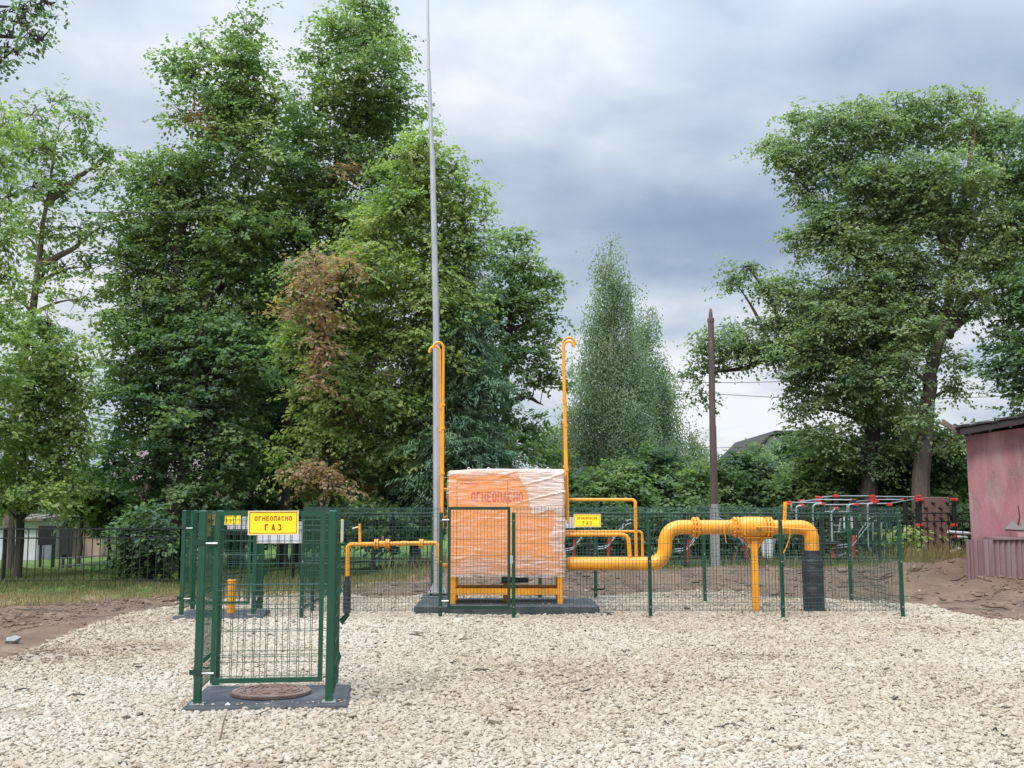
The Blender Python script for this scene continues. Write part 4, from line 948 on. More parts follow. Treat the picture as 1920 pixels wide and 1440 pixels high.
for (u0, v0, u1, v1) in ((675, 425, 692, 532), (735, 425, 763, 532)):
    a, b_ = Z7(u0, v0, 27.8), Z7(u1, v1, 27.8); obj('info_plate', MB().bb(a.x, b_.x, 27.78, 27.8, b_.z, a.z), M['white'], wk)
cb = thing('climbing_board', 'brown climbing board with holds, left of the pink building', 'climbing wall', (Z7(1520, 760, 28).x, 28, .2))
a, b_ = Z7(1385, 250, 28), Z7(1655, 750, 28); obj('board', MB().bevbox(a.x, b_.x, 28, 28.06, b_.z, a.z, .01), M['board'], cb)
for (X_, Y_) in ((1485, 298), (1612, 300), (1420, 345), (1550, 345), (1490, 390), (1620, 395), (1425, 437), (1558, 437), (1495, 485), (1625, 480), (1430, 530), (1560, 530), (1500, 575), (1635, 570), (1435, 630), (1565, 625), (1438, 720), (1500, 660)):
    p = Z7(X_, Y_, 27.97); obj('hold', MB().tube([p + Vector((0, .03, 0)), p + Vector((.01, -.03, .0)), p + Vector((0, -.05, -.01))], [.042, .032, .015], 9), M['dark'], cb, smooth=True)
for X_ in (1365, 1672):
    p = Z7(X_, 245, 28.1); obj('post', MB().bevbox(p.x - .045, p.x + .045, 28.06, 28.15, gz_(p), p.z), M['dark'], cb)
    for Y_ in (270, 500, 735):
        q_ = Z7(X_, Y_, 28); obj('clamp', MB().bevbox(q_.x - .11, q_.x + .11, 28.0, 28.058 if False else 28.055, q_.z - .03, q_.z + .03, .01) if X_ == 0 else MB().bevbox(q_.x - .11, q_.x + .08, 27.93, 27.99, q_.z - .03, q_.z + .03, .01), M['clamp'], cb)
# training machines behind the mesh
def machine(px, py, d, label, flip=1):
    b0 = P(px, py, d); z0 = h1(b0.x, d); t = thing('training_machine', label, 'exercise machine', (b0.x, d, z0), 'exercise machines beyond the picket fence')
    o_ = Vector((b0.x, d, z0)); V_ = lambda a, b_, c_=0: o_ + Vector((a * flip, c_, b_))
    obj('base', MB().bevbox(b0.x - .35, b0.x + .35, d - .25, d + .25, z0 - .02, z0 + .06), M['dark'], t)
    obj('frame_post', MB().tube([V_(0, .05), V_(.04, .62)], .045, 10), M['clamp'], t)
    obj('arm', MB().tube(bend([V_(-.55, .30, -.1), V_(-.05, .35, -.1), V_(.45, .95, -.1), V_(.62, 1.0, -.1)], .1, 5), .014, 8), M['grey'], t)
    obj('arm', MB().tube(bend([V_(-.5, .35, .15), V_(0, .40, .15), V_(.5, 1.05, .15), V_(.66, 1.1, .15)], .1, 5), .014, 8), M['grey'], t)
    obj('seat', MB().bevbox(b0.x - .5 * flip - .16, b0.x - .5 * flip + .16, d - .2, d + .2, z0 + .42, z0 + .47), M['dark'], t)
    obj('seat_support', MB().tube([V_(-.5, .05), V_(-.5, .42)], .035, 8), M['clamp'], t)
machine(1075, 1045, 28.5, 'exercise machine left of the others, seen under the yellow sign')
machine(1140, 1045, 28.8, 'exercise machine between the cabinet and the S-bend')
machine(1290, 1055, 28, 'red and grey exercise machine left of the concrete stub')
machine(1400, 1055, 28, 'red and grey exercise machine right of the concrete stub', -1)
machine(1600, 1056, 27.6, 'exercise machine behind the black sleeve of the big pipe')
def litter(px, d): 
    p = P(px, 1000, d); z0 = h1(p.x, d); t = thing('litter_bin', 'tilting white bin behind the thick pipe support', 'bin', (p.x, d, z0))
    n = 16; mb = MB(); mb.tube([(p.x, d, z0 + .1), (p.x + .03, d, z0 + .6)], [.13, .19], n); obj('bucket', mb, M['white'], t, smooth=True)
    obj('frame', MB().tube([(p.x - .28, d, z0 - .05), (p.x - .12, d, z0 + .75), (p.x + .22, d, z0 + .82)], .02, 8), M['dark'], t)
litter(1438, 27.5)
t = thing('curved_slide', 'grey curved play chute beside the right end of the mesh fence', 'slide', tuple(Z7(1230, 830, 27)))
obj('chute', MB().tube(bend([Z7(1212, 850, 27), Z7(1200, 700, 27), Z7(1210, 600, 27), Z7(1270, 565, 27)], .4, 8), .035, 10), M['grey'], t, smooth=True)
obj('chute_side', MB().bar(Z7(1245, 870, 27.2), Z7(1235, 580, 27.2), .16, .05), M['dark'], t)
t = thing('white_pipes', 'pale pipes stacked between the climbing board and pink building', 'pipes', tuple(Z7(1720, 600, 27)))
for a, b_ in (((1620, 562), (1830, 578)), ((1680, 608), (1790, 612)), ((1620, 755), (1725, 712))): obj('pipe', MB().tube([Z7(*a, 27), Z7(*b_, 27.2)], .035, 8), M['white'], t, smooth=True)
obj('end', MB().tube([Z7(1672, 608, 27), Z7(1700, 609, 27)], .045, 8), M['clamp'], t)
obj('stack_post', MB().bb(Z7(1740, 620, 27.1).x, Z7(1752, 620, 27.1).x, 27.2, 27.26, .1, Z7(1740, 560, 27.1).z), M['dark'], t)

# ------------------------------------------------------------------ cables
def cable(a, b_, sag, r_, label):
    a, b_ = P(*a), P(*b_); pts = [a.lerp(b_, t / 14) - Vector((0, 0, sag * 4 * (t / 14) * (1 - t / 14))) for t in range(15)]
    o = obj('power_cable', MB().tube(pts, r_, 5), M['cable'], smooth=True); tag(o, label, 'cable', 'thin cables strung across the sky')
cable((150, 735, 24.5), (1075, 690, 44), .9, .007, 'upper thin cable crossing in front of the left lindens')
cable((150, 742, 24.5), (1060, 700, 44), .9, .007, 'lower thin cable crossing in front of the left lindens')
cable((1060, 697, 44), (1620, 704, 40), .35, .012, 'thin cable between birch and poplar, the upper one')
cable((1060, 708, 44), (1960, 738, 40), .5, .012, 'thin cable passing behind the rusty pole, the lower one')
cable((1300, 840, 50), (2000, 760, 40), .4, .012, 'low thin cable above the white house')
cable((160, 398, 26), (420, 396, 28), .02, .012, 'short dark cable high between the left trees')

# ------------------------------------------------------------------ trees
def unit(v): return v / np.maximum(np.linalg.norm(v, axis=-1, keepdims=True), 1e-9)
def leaves(name, parent, mat_, C_, dirs, up, ll, lw_, tint, r, droop=0.0):
    """C_: leaf centres, dirs: leaf axis, up: leaf normal"""
    n = len(C_); a = unit(dirs); s = unit(np.cross(a, up)); l_ = ll * r.uniform(.7, 1.3, (n, 1)) / 2; w_ = lw_ * r.uniform(.7, 1.3, (n, 1)) / 2
    nn = np.cross(s, a)
    v = np.stack([C_ - a * l_, C_ + s * w_ - a * l_ * .15 + nn * w_ * .25, C_ + a * l_, C_ - s * w_ - a * l_ * .15 + nn * w_ * .25], 1).reshape(-1, 3)
    return np_mesh(name, v, np.arange(4 * n).reshape(n, 4), mat_, parent, 4, tint)
KIND = {  # leaf len, width, leaves per spray, spray length, droop, depth of cover
    'linden': (.115, .095, 13, .60, .18, 1.45), 'bright': (.11, .085, 13, .60, .30, 1.5), 'dark': (.125, .10, 12, .55, .15, 2.0),
    'spruce': (.16, .030, 26, .75, .45, 2.6), 'birch': (.080, .055, 22, 1.05, 1.0, 1.25), 'poplar': (.10, .08, 13, .55, .30, 1.4), 'sparse': (.12, .09, 12, .6, .1, .62), 'near': (.062, .052, 9, .26, .35, 1.3)}
def tree(name, label, kind, d, trunk, blobs, leaf, bark, r0=.25, seed=1, dead=(), group=None, cat='tree', dens=1.0, tb=0.0, dthick=1.0, sub=8, tips=True):
    """trunk: photo pixels from base to top (or list of such); blobs: (px,py,rx,ry[,depth offset])"""
    r = np.random.default_rng(seed); k = d / F; LL, LW, NL, SL, DR, OD = KIND[kind]
    trunks = trunk if isinstance(trunk[0][0], (tuple, list)) else [trunk]
    b0 = P(trunks[0][0][0], trunks[0][0][1], d); g = h1(b0.x, d)
    t = thing(name, label, cat, (b0.x, d, g), group)
    mb = MB(); nodes = []
    for ti, tk in enumerate(trunks):
        pts = [P(a[0], a[1], d + (a[2] if len(a) > 2 else 0)) for a in tk]
        if ti == 0 or tk[0][1] > 1000 or abs(pts[0].z - g) < 1.5: pts[0] = Vector((pts[0].x, pts[0].y, h1(pts[0].x, pts[0].y) - .2))
        fine = []; 
        for i in range(len(pts) - 1):
            for q_ in range(6): fine.append(pts[i].lerp(pts[i + 1], q_ / 6) + Vector((random.uniform(-1, 1), random.uniform(-1, 1), 0)) * .035)
        fine.append(pts[-1]); m = len(fine); rad0 = r0 * (1 if ti == 0 else .7)
        rr = [rad0 * ((1 - i / (m - 1)) ** .75 * .93 + .05) * (1.25 if i == 0 else 1) for i in range(m)]
        mb.tube(fine, rr, 9, True); nodes += [(p_, q_) for p_, q_ in zip(fine, rr)][2:]
    NP3 = np.array([tuple(p_) for p_, _ in nodes]); NR = np.array([q_ for _, q_ in nodes])
    SC, SR, SD_, SW = [], [], [], []; AR = 0.0
    dc = [(np.array(P(q[0], q[1], d)), q[2] * k, q[3] * k) for q in dead]
    for bl in blobs:
        px, py, rx, ry = bl[:4]; gw = GROW if min(rx, ry) > 38 else 1.0; rx *= gw; ry *= gw; off = bl[4] if len(bl) > 4 else r.uniform(-.35, .35) * min(rx * k * 2, 2.5)
        c = np.array(P(px, py, d + off)); R3 = np.array([rx * k, (rx + ry) / 2 * k * dthick, ry * k])
        AR += R3[0] * R3[2] * 1.7
        # limb from the trunk to the lobe
        dd = np.linalg.norm((NP3 - c) * np.array([1, 1, 1.0]), axis=1) + np.maximum(0, NP3[:, 2] - c[2] + .4) * 1.5
        j = int(np.argmin(dd)); s0 = Vector(NP3[j]); c_ = Vector(c); rl = min(NR[j] * .55, .05 + .03 * (c_ - s0).length * .5)
        mid = s0.lerp(c_, .5) + Vector((0, 0, .12 * (c_ - s0).length)) + Vector(r.uniform(-.12, .12, 3)); pts = bend([s0, mid, c_], 9, 6)
        mb.tube(pts, [rl * (1 - .75 * i / (len(pts) - 1)) for i in range(len(pts))], 6, False)
        ns = max(6, int(2.1 * sub * min(1.6, (rx * ry) ** .5 / 70)))
        for _ in range(ns):
            u = unit(r.normal(0, 1, 3)); cc = c + u * R3 * r.uniform(.45, .88); rs = R3 * r.uniform(.24, .46) * SHAPE.get(kind, (1.2, 1.2, .52))
            SC.append(cc); SR.append(rs); SD_.append(c); SW.append(rs[0] * rs[2])
            e = Vector(cc); m2 = c_.lerp(e, .5) + Vector(r.uniform(-.1, .1, 3)); mb.tube([c_, m2, e], [max(.011, rl * .25), max(.009, rl * .15), .007], 4, False)
        for _ in range(4):                       # feathery twigs beyond the lobe
            u = unit(r.normal(0, 1, 3) * np.array([1, .6, 1])); cc = c + u * R3 * r.uniform(.95, 1.18); rs = np.maximum(R3 * r.uniform(.12, .22), .12) * np.array([1 + .8 * abs(u[0]), 1, 1 + .8 * abs(u[2])])
            SC.append(cc); SR.append(rs); SD_.append(c); SW.append(rs[0] * rs[2] * .8); e = Vector(cc); mb.tube([c_, c_.lerp(e, .5) + Vector((0, 0, .06)), e], [max(.010, rl * .2), .009, .006], 4, False)
        SC.append(c); SR.append(R3 * .6); SD_.append(c); SW.append(R3[0] * R3[2] * .45)
    obj('trunk', mb, M[bark], t, smooth=True)
    SC, SR, SW = np.array(SC), np.array(SR), np.array(SW); ANUM = [AR * PI]
    area = ANUM[0]; nleaf = area * OD * dens * (1.02 if name != 'bush' else 1.6) / (LL * LW * .5 * .55)
    nsp = int(nleaf / NL); idx = r.choice(len(SC), nsp, p=SW / SW.sum())
    u = unit(r.normal(0, 1, (nsp, 3))); rad = r.random(nsp) ** .45; off_ = u * SR[idx] * rad[:, None]; oh = unit((SC - np.array(SD_))[:, :2] + 1e-6)[idx]; off_[:, 2] -= DRP.get(kind, .45) * (off_[:, :2] * oh).sum(1); c = SC[idx] + off_
    outw = unit(u * np.array([1, 1, .5]) + r.normal(0, .45, (nsp, 3))); outw[:, 2] = outw[:, 2] * .6 - DR * r.uniform(.3, 1.2, nsp); outw = unit(outw)
    if kind == 'birch': outw = unit(outw * np.array([.35, .35, 1]) + np.array([0, 0, -.5]))
    sp_len = SL * r.uniform(.5, 1.25, nsp)
    clt = r.normal(0, .13, len(SC))[idx] + r.normal(0, .07, nsp) + tb
    isd = np.zeros(nsp, bool)
    for (dc_, drx, dry) in dc:
        sc_ = d / c[:, 1]; e = ((c[:, 0] * sc_ - dc_[0]) / drx) ** 2 + (((c[:, 2] - CAMZ) * sc_ + CAMZ - dc_[2]) / dry) ** 2; isd |= (r.random(nsp) < np.clip(1.7 - e, 0, .97)) & (c[:, 1] < d + .6)
    tt = (np.arange(NL)[None, :] + r.random((nsp, NL))) / NL
    side = unit(np.cross(outw, np.array([0, 0, 1.0])) + 1e-6)
    lat = r.normal(0, .30 if kind != 'spruce' else .16, (nsp, NL)) * (1.1 - tt * .6)
    pos = c[:, None, :] + outw[:, None, :] * (tt * sp_len[:, None])[..., None] + side[:, None, :] * (lat * sp_len[:, None] * .8)[..., None]
    pos += r.normal(0, .035, pos.shape); pos[..., 2] -= (tt ** 2) * sp_len[:, None] * .25 * DR
    pos = pos.reshape(-1, 3); n = len(pos)
    ldir = np.repeat(outw, NL, 0) + np.repeat(side, NL, 0) * r.normal(0, .7, (n, 1)) + r.normal(0, .35, (n, 3)) - np.array([0, 0, .35])
    up = np.array([0, 0, 1.0]) + np.repeat(u, NL, 0) * .45 + r.normal(0, .45, (n, 3))
    tint = np.clip(.34 + np.repeat(clt, NL) + r.normal(0, .055, n), 0, .8)
    di = np.repeat(isd, NL); tint[di] = np.clip(r.normal(.92, .06, di.sum()), .84, 1)
    leaves('crown', t, leaf, pos, ldir, up, LL, LW, tint, r); STAT[0] += n
    return t
STAT = [0]; GROW = 1.14; DRP = {'birch': .1, 'poplar': .25, 'bright': .6}; SHAPE = {k_: np.array(v_) for k_, v_ in {'birch': (.6, .6, 1.5), 'poplar': (.95, .95, .82), 'spruce': (1.3, 1.3, .45)}.items()}
g_l = 'old lindens behind the green cages'
tree('linden_tree', 'tall left linden with a narrow pointed top, dark double trunk below', 'linden', 30, [[(290, 1062), (298, 900), (305, 780), (325, 600), (332, 470), (392, 270), (455, 60)], [(325, 620), (390, 560), (440, 470), (470, 300)]],
     [(462, 55, 34, 50), (450, 130, 48, 60), (470, 200, 70, 60), (375, 80, 20, 45), (368, 140, 40, 50), (318, 120, 30, 26), (400, 210, 70, 60), (345, 225, 40, 28), (510, 195, 25, 20), (430, 280, 90, 60), (315, 335, 80, 50), (260, 340, 55, 35),
      (390, 370, 100, 70), (270, 420, 70, 60), (350, 470, 100, 70), (240, 500, 45, 50), (460, 420, 80, 80), (300, 560, 100, 70), (420, 540, 90, 80), (235, 610, 50, 50), (330, 660, 100, 70), (240, 710, 60, 60), (400, 740, 80, 80), (225, 800, 50, 50), (310, 800, 70, 60)],
     L['linden'], 'bark', .24, 3, dead=((380, 215, 14, 22), (398, 232, 12, 14)), group=g_l)
tree('linden_tree', 'leaning dark linden trunk beside the tall left linden, foliage low', 'dark', 29, [(322, 1062), (335, 950), (348, 850), (365, 700), (390, 560)],
     [(360, 640, 80, 60), (420, 680, 80, 70), (300, 740, 70, 50), (395, 800, 80, 70), (430, 880, 60, 50), (300, 860, 55, 45), (215, 870, 45, 50), (270, 930, 40, 40), (380, 930, 60, 35)],
     L['dark'], 'bark', .20, 4, group=g_l, dens=.85)
tree('linden_tree', 'tallest linden whose top reaches the upper edge of the picture', 'linden', 32, [[(440, 1050), (443, 900), (455, 760), (520, 560), (610, 380), (660, 220), (690, 20)], [(530, 1050), (533, 850), (548, 700), (590, 520), (700, 330)]],
     [(690, 10, 40, 50), (715, 70, 50, 55), (655, 60, 45, 50), (625, 60, 28, 32), (745, 110, 32, 50), (680, 140, 75, 55), (600, 100, 40, 30), (585, 150, 40, 35), (750, 190, 34, 45), (640, 210, 80, 60), (560, 250, 60, 60), (720, 240, 60, 60), (540, 330, 70, 60), (640, 310, 90, 70),
      (740, 330, 50, 60), (510, 420, 80, 70), (610, 420, 90, 70), (700, 430, 90, 70), (530, 510, 80, 70), (640, 520, 90, 70), (470, 600, 80, 70), (560, 620, 90, 70)],
     L['linden'], 'bark', .26, 5, dead=((652, 322, 20, 12),), group=g_l, tb=.01)
tree('linden_tree', 'bright linden beside the steel mast, with brown dead branches hanging', 'bright', 27.5, [[(618, 1045), (612, 900), (606, 760), (618, 600), (700, 460), (790, 330)], [(612, 800), (680, 700), (760, 620), (850, 500)]],
     [(800, 270, 40, 35), (775, 300, 50, 40), (845, 320, 45, 35), (800, 350, 70, 45), (880, 360, 30, 25), (865, 410, 45, 50), (760, 400, 70, 55), (830, 470, 70, 60), (700, 430, 60, 45), (680, 510, 70, 55), (770, 540, 80, 65), (590, 520, 55, 50), (620, 620, 60, 60), (850, 560, 50, 50), (700, 630, 90, 65),
      (800, 650, 60, 65), (750, 740, 75, 60), (650, 730, 80, 60), (560, 620, 45, 50), (590, 700, 50, 45), (700, 820, 80, 60), (610, 820, 60, 55), (760, 850, 45, 45), (590, 890, 55, 42), (680, 900, 60, 42), (540, 870, 30, 35), (565, 555, 26, 18, -2.2), (590, 500, 22, 20, -2.2), (612, 545, 20, 24, -2.3), (655, 500, 20, 12, -2.0), (610, 600, 16, 26, -2.3), (603, 655, 14, 30, -2.3), (598, 715, 9, 26, -2.2), (580, 885, 26, 14, -2.3), (622, 908, 30, 15, -2.3), (546, 585, 16, 10, -2.1)],
     L['bright'], 'bark', .22, 6, dead=((565, 555, 32, 24), (590, 495, 30, 28), (610, 530, 26, 30), (655, 500, 28, 16), (612, 590, 20, 34), (545, 585, 24, 14), (603, 655, 20, 42), (597, 718, 12, 34), (585, 885, 34, 20), (622, 905, 40, 22), (560, 915, 24, 12), (690, 912, 24, 10), (648, 775, 12, 30), (700, 690, 14, 12), (660, 860, 20, 12)), group=g_l, tb=.03)
tree('linden_tree', 'shaded linden standing deeper behind the two cages', 'dark', 35, [(560, 1035), (556, 850), (540, 700), (520, 560)],
     [(500, 690, 90, 70), (430, 790, 80, 70), (520, 800, 90, 70), (600, 740, 80, 70), (470, 890, 90, 50), (570, 900, 80, 45), (660, 800, 80, 80), (700, 890, 70, 50), (400, 620, 70, 70), (640, 640, 70, 70)],
     L['dark'], 'bark', .22, 7, group=g_l)
tree('larch_tree', 'feathery dark green larch right behind the steel mast', 'spruce', 28, [(868, 1040), (866, 800), (868, 600), (872, 430)],
     [(872, 450, 22, 40), (870, 510, 36, 40), (860, 570, 50, 40), (880, 620, 48, 40), (850, 670, 60, 40), (890, 710, 55, 42), (845, 750, 60, 42), (885, 800, 60, 42), (850, 840, 70, 40), (905, 860, 50, 38), (830, 910, 80, 40)],
     L['spruce'], 'bark', .16, 8, tb=.05)
tree('spruce_tree', 'dark spruce left of the steel mast with hanging needles', 'spruce', 29.5, [(778, 1040), (778, 800), (782, 640)],
     [(785, 660, 30, 40), (780, 730, 45, 45), (775, 800, 55, 45), (780, 870, 60, 40), (770, 930, 60, 34), (730, 940, 40, 25)], L['spruce'], 'bark', .16, 9, tb=-.06)
tree('maple_tree', 'round maple with sky gaps, between mast and birch', 'linden', 31, [[(948, 1040), (950, 860), (946, 740), (955, 600), (965, 470)], [(950, 760), (985, 740), (1020, 760)]],
     [(955, 445, 40, 24), (990, 450, 22, 22), (930, 480, 40, 38), (985, 500, 32, 40), (1020, 520, 20, 24), (1040, 525, 18, 14), (940, 550, 60, 45), (1005, 560, 26, 30), (1035, 600, 20, 18), (985, 610, 50, 40), (905, 600, 50, 50), (1030, 650, 26, 26), (970, 670, 55, 34), (1035, 710, 28, 30), (905, 690, 50, 50), (1000, 720, 26, 22), (900, 780, 60, 50), (1000, 800, 34, 34), (960, 840, 60, 38), (1020, 840, 26, 26), (890, 860, 50, 34), (950, 890, 50, 24)],
     L['linden'], 'bark', .19, 10, tb=-.03, dthick=.9)
tree('birch_tree', 'tall slender drooping birch with the higher top', 'birch', 36, [(1140, 1030), (1138, 800), (1148, 600), (1146, 450)],
     [(1146, 458, 15, 24), (1142, 500, 30, 34), (1135, 548, 36, 36), (1160, 590, 34, 36), (1125, 610, 38, 40), (1150, 655, 48, 42), (1108, 680, 38, 40), (1185, 690, 40, 44), (1180, 630, 34, 40), (1160, 540, 26, 30), (1140, 735, 56, 45), (1098, 770, 42, 42), (1188, 770, 46, 42), (1130, 820, 58, 42), (1088, 840, 38, 36), (1182, 840, 52, 40), (1140, 890, 76, 36)],
     L['birch'], 'birch', .15, 11)
tree('birch_tree', 'lower birch top leaning right, right of the tall birch', 'birch', 37, [(1212, 1030), (1210, 800), (1213, 590)],
     [(1214, 590, 18, 20), (1205, 628, 32, 30), (1224, 680, 34, 34), (1195, 715, 36, 40), (1245, 730, 28, 38), (1220, 780, 50, 42), (1262, 775, 18, 30), (1205, 840, 50, 40), (1252, 840, 36, 38)],
     L['birch'], 'birch', .12, 12, tb=-.03)
tree('poplar_tree', 'big poplar left half, long limb reaching toward the rusty pole', 'poplar', 31, [[(1622, 1035), (1632, 850), (1640, 700), (1650, 580), (1635, 460), (1560, 320)], [(1640, 600), (1690, 500), (1720, 470)], [(1635, 700), (1560, 640), (1480, 650), (1400, 690), (1320, 700)], [(1645, 520), (1560, 430), (1480, 300)]],
     [(1435, 272, 32, 18), (1470, 290, 26, 24), (1500, 215, 32, 24), (1550, 230, 60, 38), (1500, 280, 50, 40), (1610, 210, 50, 34), (1680, 195, 40, 28), (1640, 250, 70, 45), (1560, 320, 80, 50), (1510, 360, 34, 44), (1650, 340, 80, 50), (1590, 410, 80, 50), (1540, 440, 50, 40), (1680, 420, 60, 50), (1500, 450, 24, 28),
      (1400, 500, 40, 24), (1440, 540, 44, 30), (1375, 525, 24, 22), (1490, 560, 50, 40), (1440, 610, 60, 26), (1560, 560, 70, 55), (1380, 650, 40, 24), (1320, 655, 32, 20), (1300, 700, 20, 34), (1315, 745, 14, 22), (1350, 680, 24, 24), (1420, 650, 34, 20), (1372, 620, 30, 20),
      (1650, 560, 70, 55), (1560, 660, 80, 50), (1660, 660, 60, 60), (1510, 710, 44, 40), (1600, 750, 80, 50), (1640, 600, 60, 50, -1.3), (1655, 500, 60, 45, -1.3), (1630, 700, 60, 50, -1.4), (1700, 520, 50, 40, -1.0), (1570, 610, 70, 44, -1.2), (1530, 660, 60, 44, -.8), (1730, 600, 40, 44, -.4), (1700, 380, 90, 60, .6), (1600, 480, 60, 44, -1), (1440, 660, 44, 24), (1390, 655, 40, 26), (1345, 640, 34, 20, -.6), (1480, 640, 50, 30, -.6), (1500, 600, 50, 34), (1500, 770, 34, 26), (1550, 820, 60, 40), (1660, 780, 60, 55), (1620, 860, 80, 36)],
     L['poplar'], 'bark', .27, 13, dthick=.8)
tree('poplar_tree', 'big poplar right half with the bare grey-brown trunk by the roof', 'poplar', 30, [[(1722, 1030), (1728, 860), (1745, 700), (1775, 590), (1795, 440), (1830, 240)], [(1770, 610), (1815, 555), (1880, 540)], [(1772, 625), (1815, 592), (1850, 577)], [(1785, 480), (1720, 330)]],
     [(1720, 190, 36, 24), (1780, 190, 40, 22), (1830, 185, 24, 14), (1740, 240, 60, 45), (1820, 250, 60, 45), (1880, 260, 50, 45), (1720, 320, 60, 50), (1800, 330, 70, 50), (1880, 350, 60, 50), (1740, 400, 70, 45), (1830, 420, 70, 45), (1900, 440, 45, 40), (1725, 480, 50, 36), (1800, 490, 50, 36), (1880, 500, 50, 34), (1735, 560, 40, 34), (1800, 590, 30, 20),
      (1830, 560, 44, 34, -.6), (1720, 610, 44, 40, -.8), (1700, 680, 40, 40, -1), (1860, 480, 50, 40, -.6), (1790, 540, 40, 30, -.8), (1715, 780, 34, 30, -1), (1700, 640, 34, 34), (1790, 670, 28, 30), (1790, 730, 26, 28), (1690, 740, 34, 40), (1700, 840, 40, 30), (1775, 830, 26, 24)],
     L['poplar'], 'bark2', .27, 14, tb=.03, dthick=.8)
tree('maple_tree', 'dark tree cut off by the right edge above the pink building', 'dark', 29, [(1960, 1020), (1955, 800), (1945, 600), (1930, 300)],
     [(1925, 235, 36, 34), (1950, 320, 50, 50), (1930, 430, 40, 50), (1900, 560, 44, 50), (1940, 560, 50, 60), (1880, 630, 34, 36), (1925, 660, 50, 40), (1870, 690, 24, 22), (1910, 730, 40, 34), (1950, 760, 40, 34)],
     L['dark'], 'bark', .2, 15, tb=.02, dens=1.1)
tree('linden_tree', 'sparse airy tree at the far left with a pale leaning trunk', 'sparse', 30, [[(14, 1050), (24, 800), (60, 590), (82, 420), (112, 230)], [(72, 500), (130, 470), (180, 430)], [(90, 380), (150, 330), (200, 300)]],
     [(110, 190, 40, 26), (60, 215, 50, 36), (150, 220, 36, 34), (30, 270, 46, 44), (90, 280, 60, 40), (155, 285, 50, 34), (205, 290, 24, 18), (60, 350, 60, 40), (130, 350, 60, 30), (190, 350, 32, 24), (90, 430, 50, 34), (150, 430, 46, 28), (40, 440, 40, 40), (120, 500, 50, 30), (170, 500, 26, 24), (70, 540, 50, 30), (150, 560, 44, 24), (20, 560, 30, 40)],
     L['linden'], 'bark2', .17, 16, dens=1.05, tb=.05)
tree('linden_tree', 'bright green low linden on the left above the black fence', 'bright', 26.5, [(34, 1060), (42, 850), (60, 720), (96, 600)],
     [(90, 605, 44, 34), (60, 640, 50, 40), (115, 660, 44, 40), (80, 700, 60, 44), (135, 730, 38, 44), (40, 740, 50, 50), (100, 780, 60, 44), (150, 810, 26, 40), (50, 830, 60, 44), (120, 860, 50, 38), (70, 900, 60, 34), (10, 880, 40, 44), (135, 915, 34, 24), (60, 930, 50, 20, -1), (10, 950, 30, 16), (95, 925, 40, 20, -.8)],
     L['bright'], 'bark', .11, 17, dens=1.05, tb=.04)
tree('linden_tree', 'tree cut off by the left edge, sunlit green leaves', 'bright', 25, [(-45, 1060), (-35, 700), (-25, 350)],
     [(5, 235, 30, 30), (0, 300, 34, 40), (15, 370, 30, 34), (-10, 440, 44, 44), (15, 510, 28, 40), (-10, 600, 44, 50), (0, 700, 34, 44), (-10, 800, 40, 50)],
     L['bright'], 'bark', .18, 18)
tree('linden_tree', 'overhanging branches entering at the top left corner', 'near', 13.5, [[(-420, 1290), (-400, 700), (-330, 200), (-160, 40)], [(-330, 200), (-120, 20), (30, 12)], [(-330, 220), (-100, 60), (50, 70)], [(-330, 240), (-120, 110), (10, 108)]],
     [(70, 8, 26, 14, 0), (35, 16, 22, 14, 0), (92, 8, 14, 8, 0), (5, 30, 20, 20, 0), (40, 45, 16, 10, 0), (62, 70, 22, 10, 0), (75, 75, 14, 6, 0), (10, 95, 16, 8, 0), (30, 100, 12, 6, 0), (48, 22, 12, 8, 0), (20, 62, 10, 7, 0), (0, 122, 8, 8, 0), (-60, 60, 60, 50, 0)],
     L['dark'], 'bark', .14, 19, tb=-.1, dens=.42, sub=5)
# bushes and small trees
g_b = 'bushes beyond the workout ground'
def bush(px, py, rx, ry, d, label, leaf='linden', kind='dark', seed=1, name='bush', tb=-.10, grp=g_b):
    bl = [(px, py, rx * .8, ry * .8)] + [(px + rx * math.cos(a) * .62, py - ry * .25 + ry * .6 * math.sin(a), rx * .45, ry * .45) for a in np.linspace(.3, 6.0, 6)]
    bl.append((px, min(py + ry * .75, 1010), rx * .8, ry * .4))
    return tree(name, label, kind, d, [(px, 1042), (px + 3, py + ry * .3), (px, py - ry * .4)], bl, L[leaf], 'bark', .07, seed, group=grp, cat='bush', tb=tb, sub=5)
bush(1080, 940, 34, 40, 34, 'bush behind the right vent pipes of the cabinet', 'linden', seed=31)
bush(1150, 930, 60, 50, 33, 'bush under the two birches, right of the cabinet', 'linden', seed=32)
bush(1235, 915, 56, 60, 34, 'bush below the lower birch, left of the rusty pole', 'dark', seed=33)
bush(1288, 870, 46, 62, 38, 'feathery pale small birch close left of the rusty pole', 'birch', 'birch', 34, 'young_birch', .06, None)
bush(1330, 930, 50, 50, 32, 'bush right behind the rusty pole', 'linden', seed=35)
bush(1395, 915, 48, 56, 33, 'bush just right of the rusty pole foot', 'dark', seed=36)
bush(1440, 912, 46, 44, 36, 'olive bush in front of the white house', 'poplar', 'linden', 37, tb=.08)
bush(1480, 938, 50, 36, 32, 'bush behind the ball valve of the big pipe', 'linden', seed=38)
bush(1550, 905, 60, 62, 32, 'bush behind the left end of the workout frame', 'bright', seed=39)
bush(1625, 900, 60, 64, 33, 'bush behind the middle of the workout frame', 'linden', seed=40)
bush(1695, 895, 55, 66, 32, 'bush behind the right end of the workout frame', 'dark', seed=41)
bush(1765, 880, 50, 70, 31, 'bush behind the climbing board', 'linden', seed=42)
bush(1830, 890, 40, 66, 32, 'bush touching the left wall of the pink building', 'dark', seed=43)
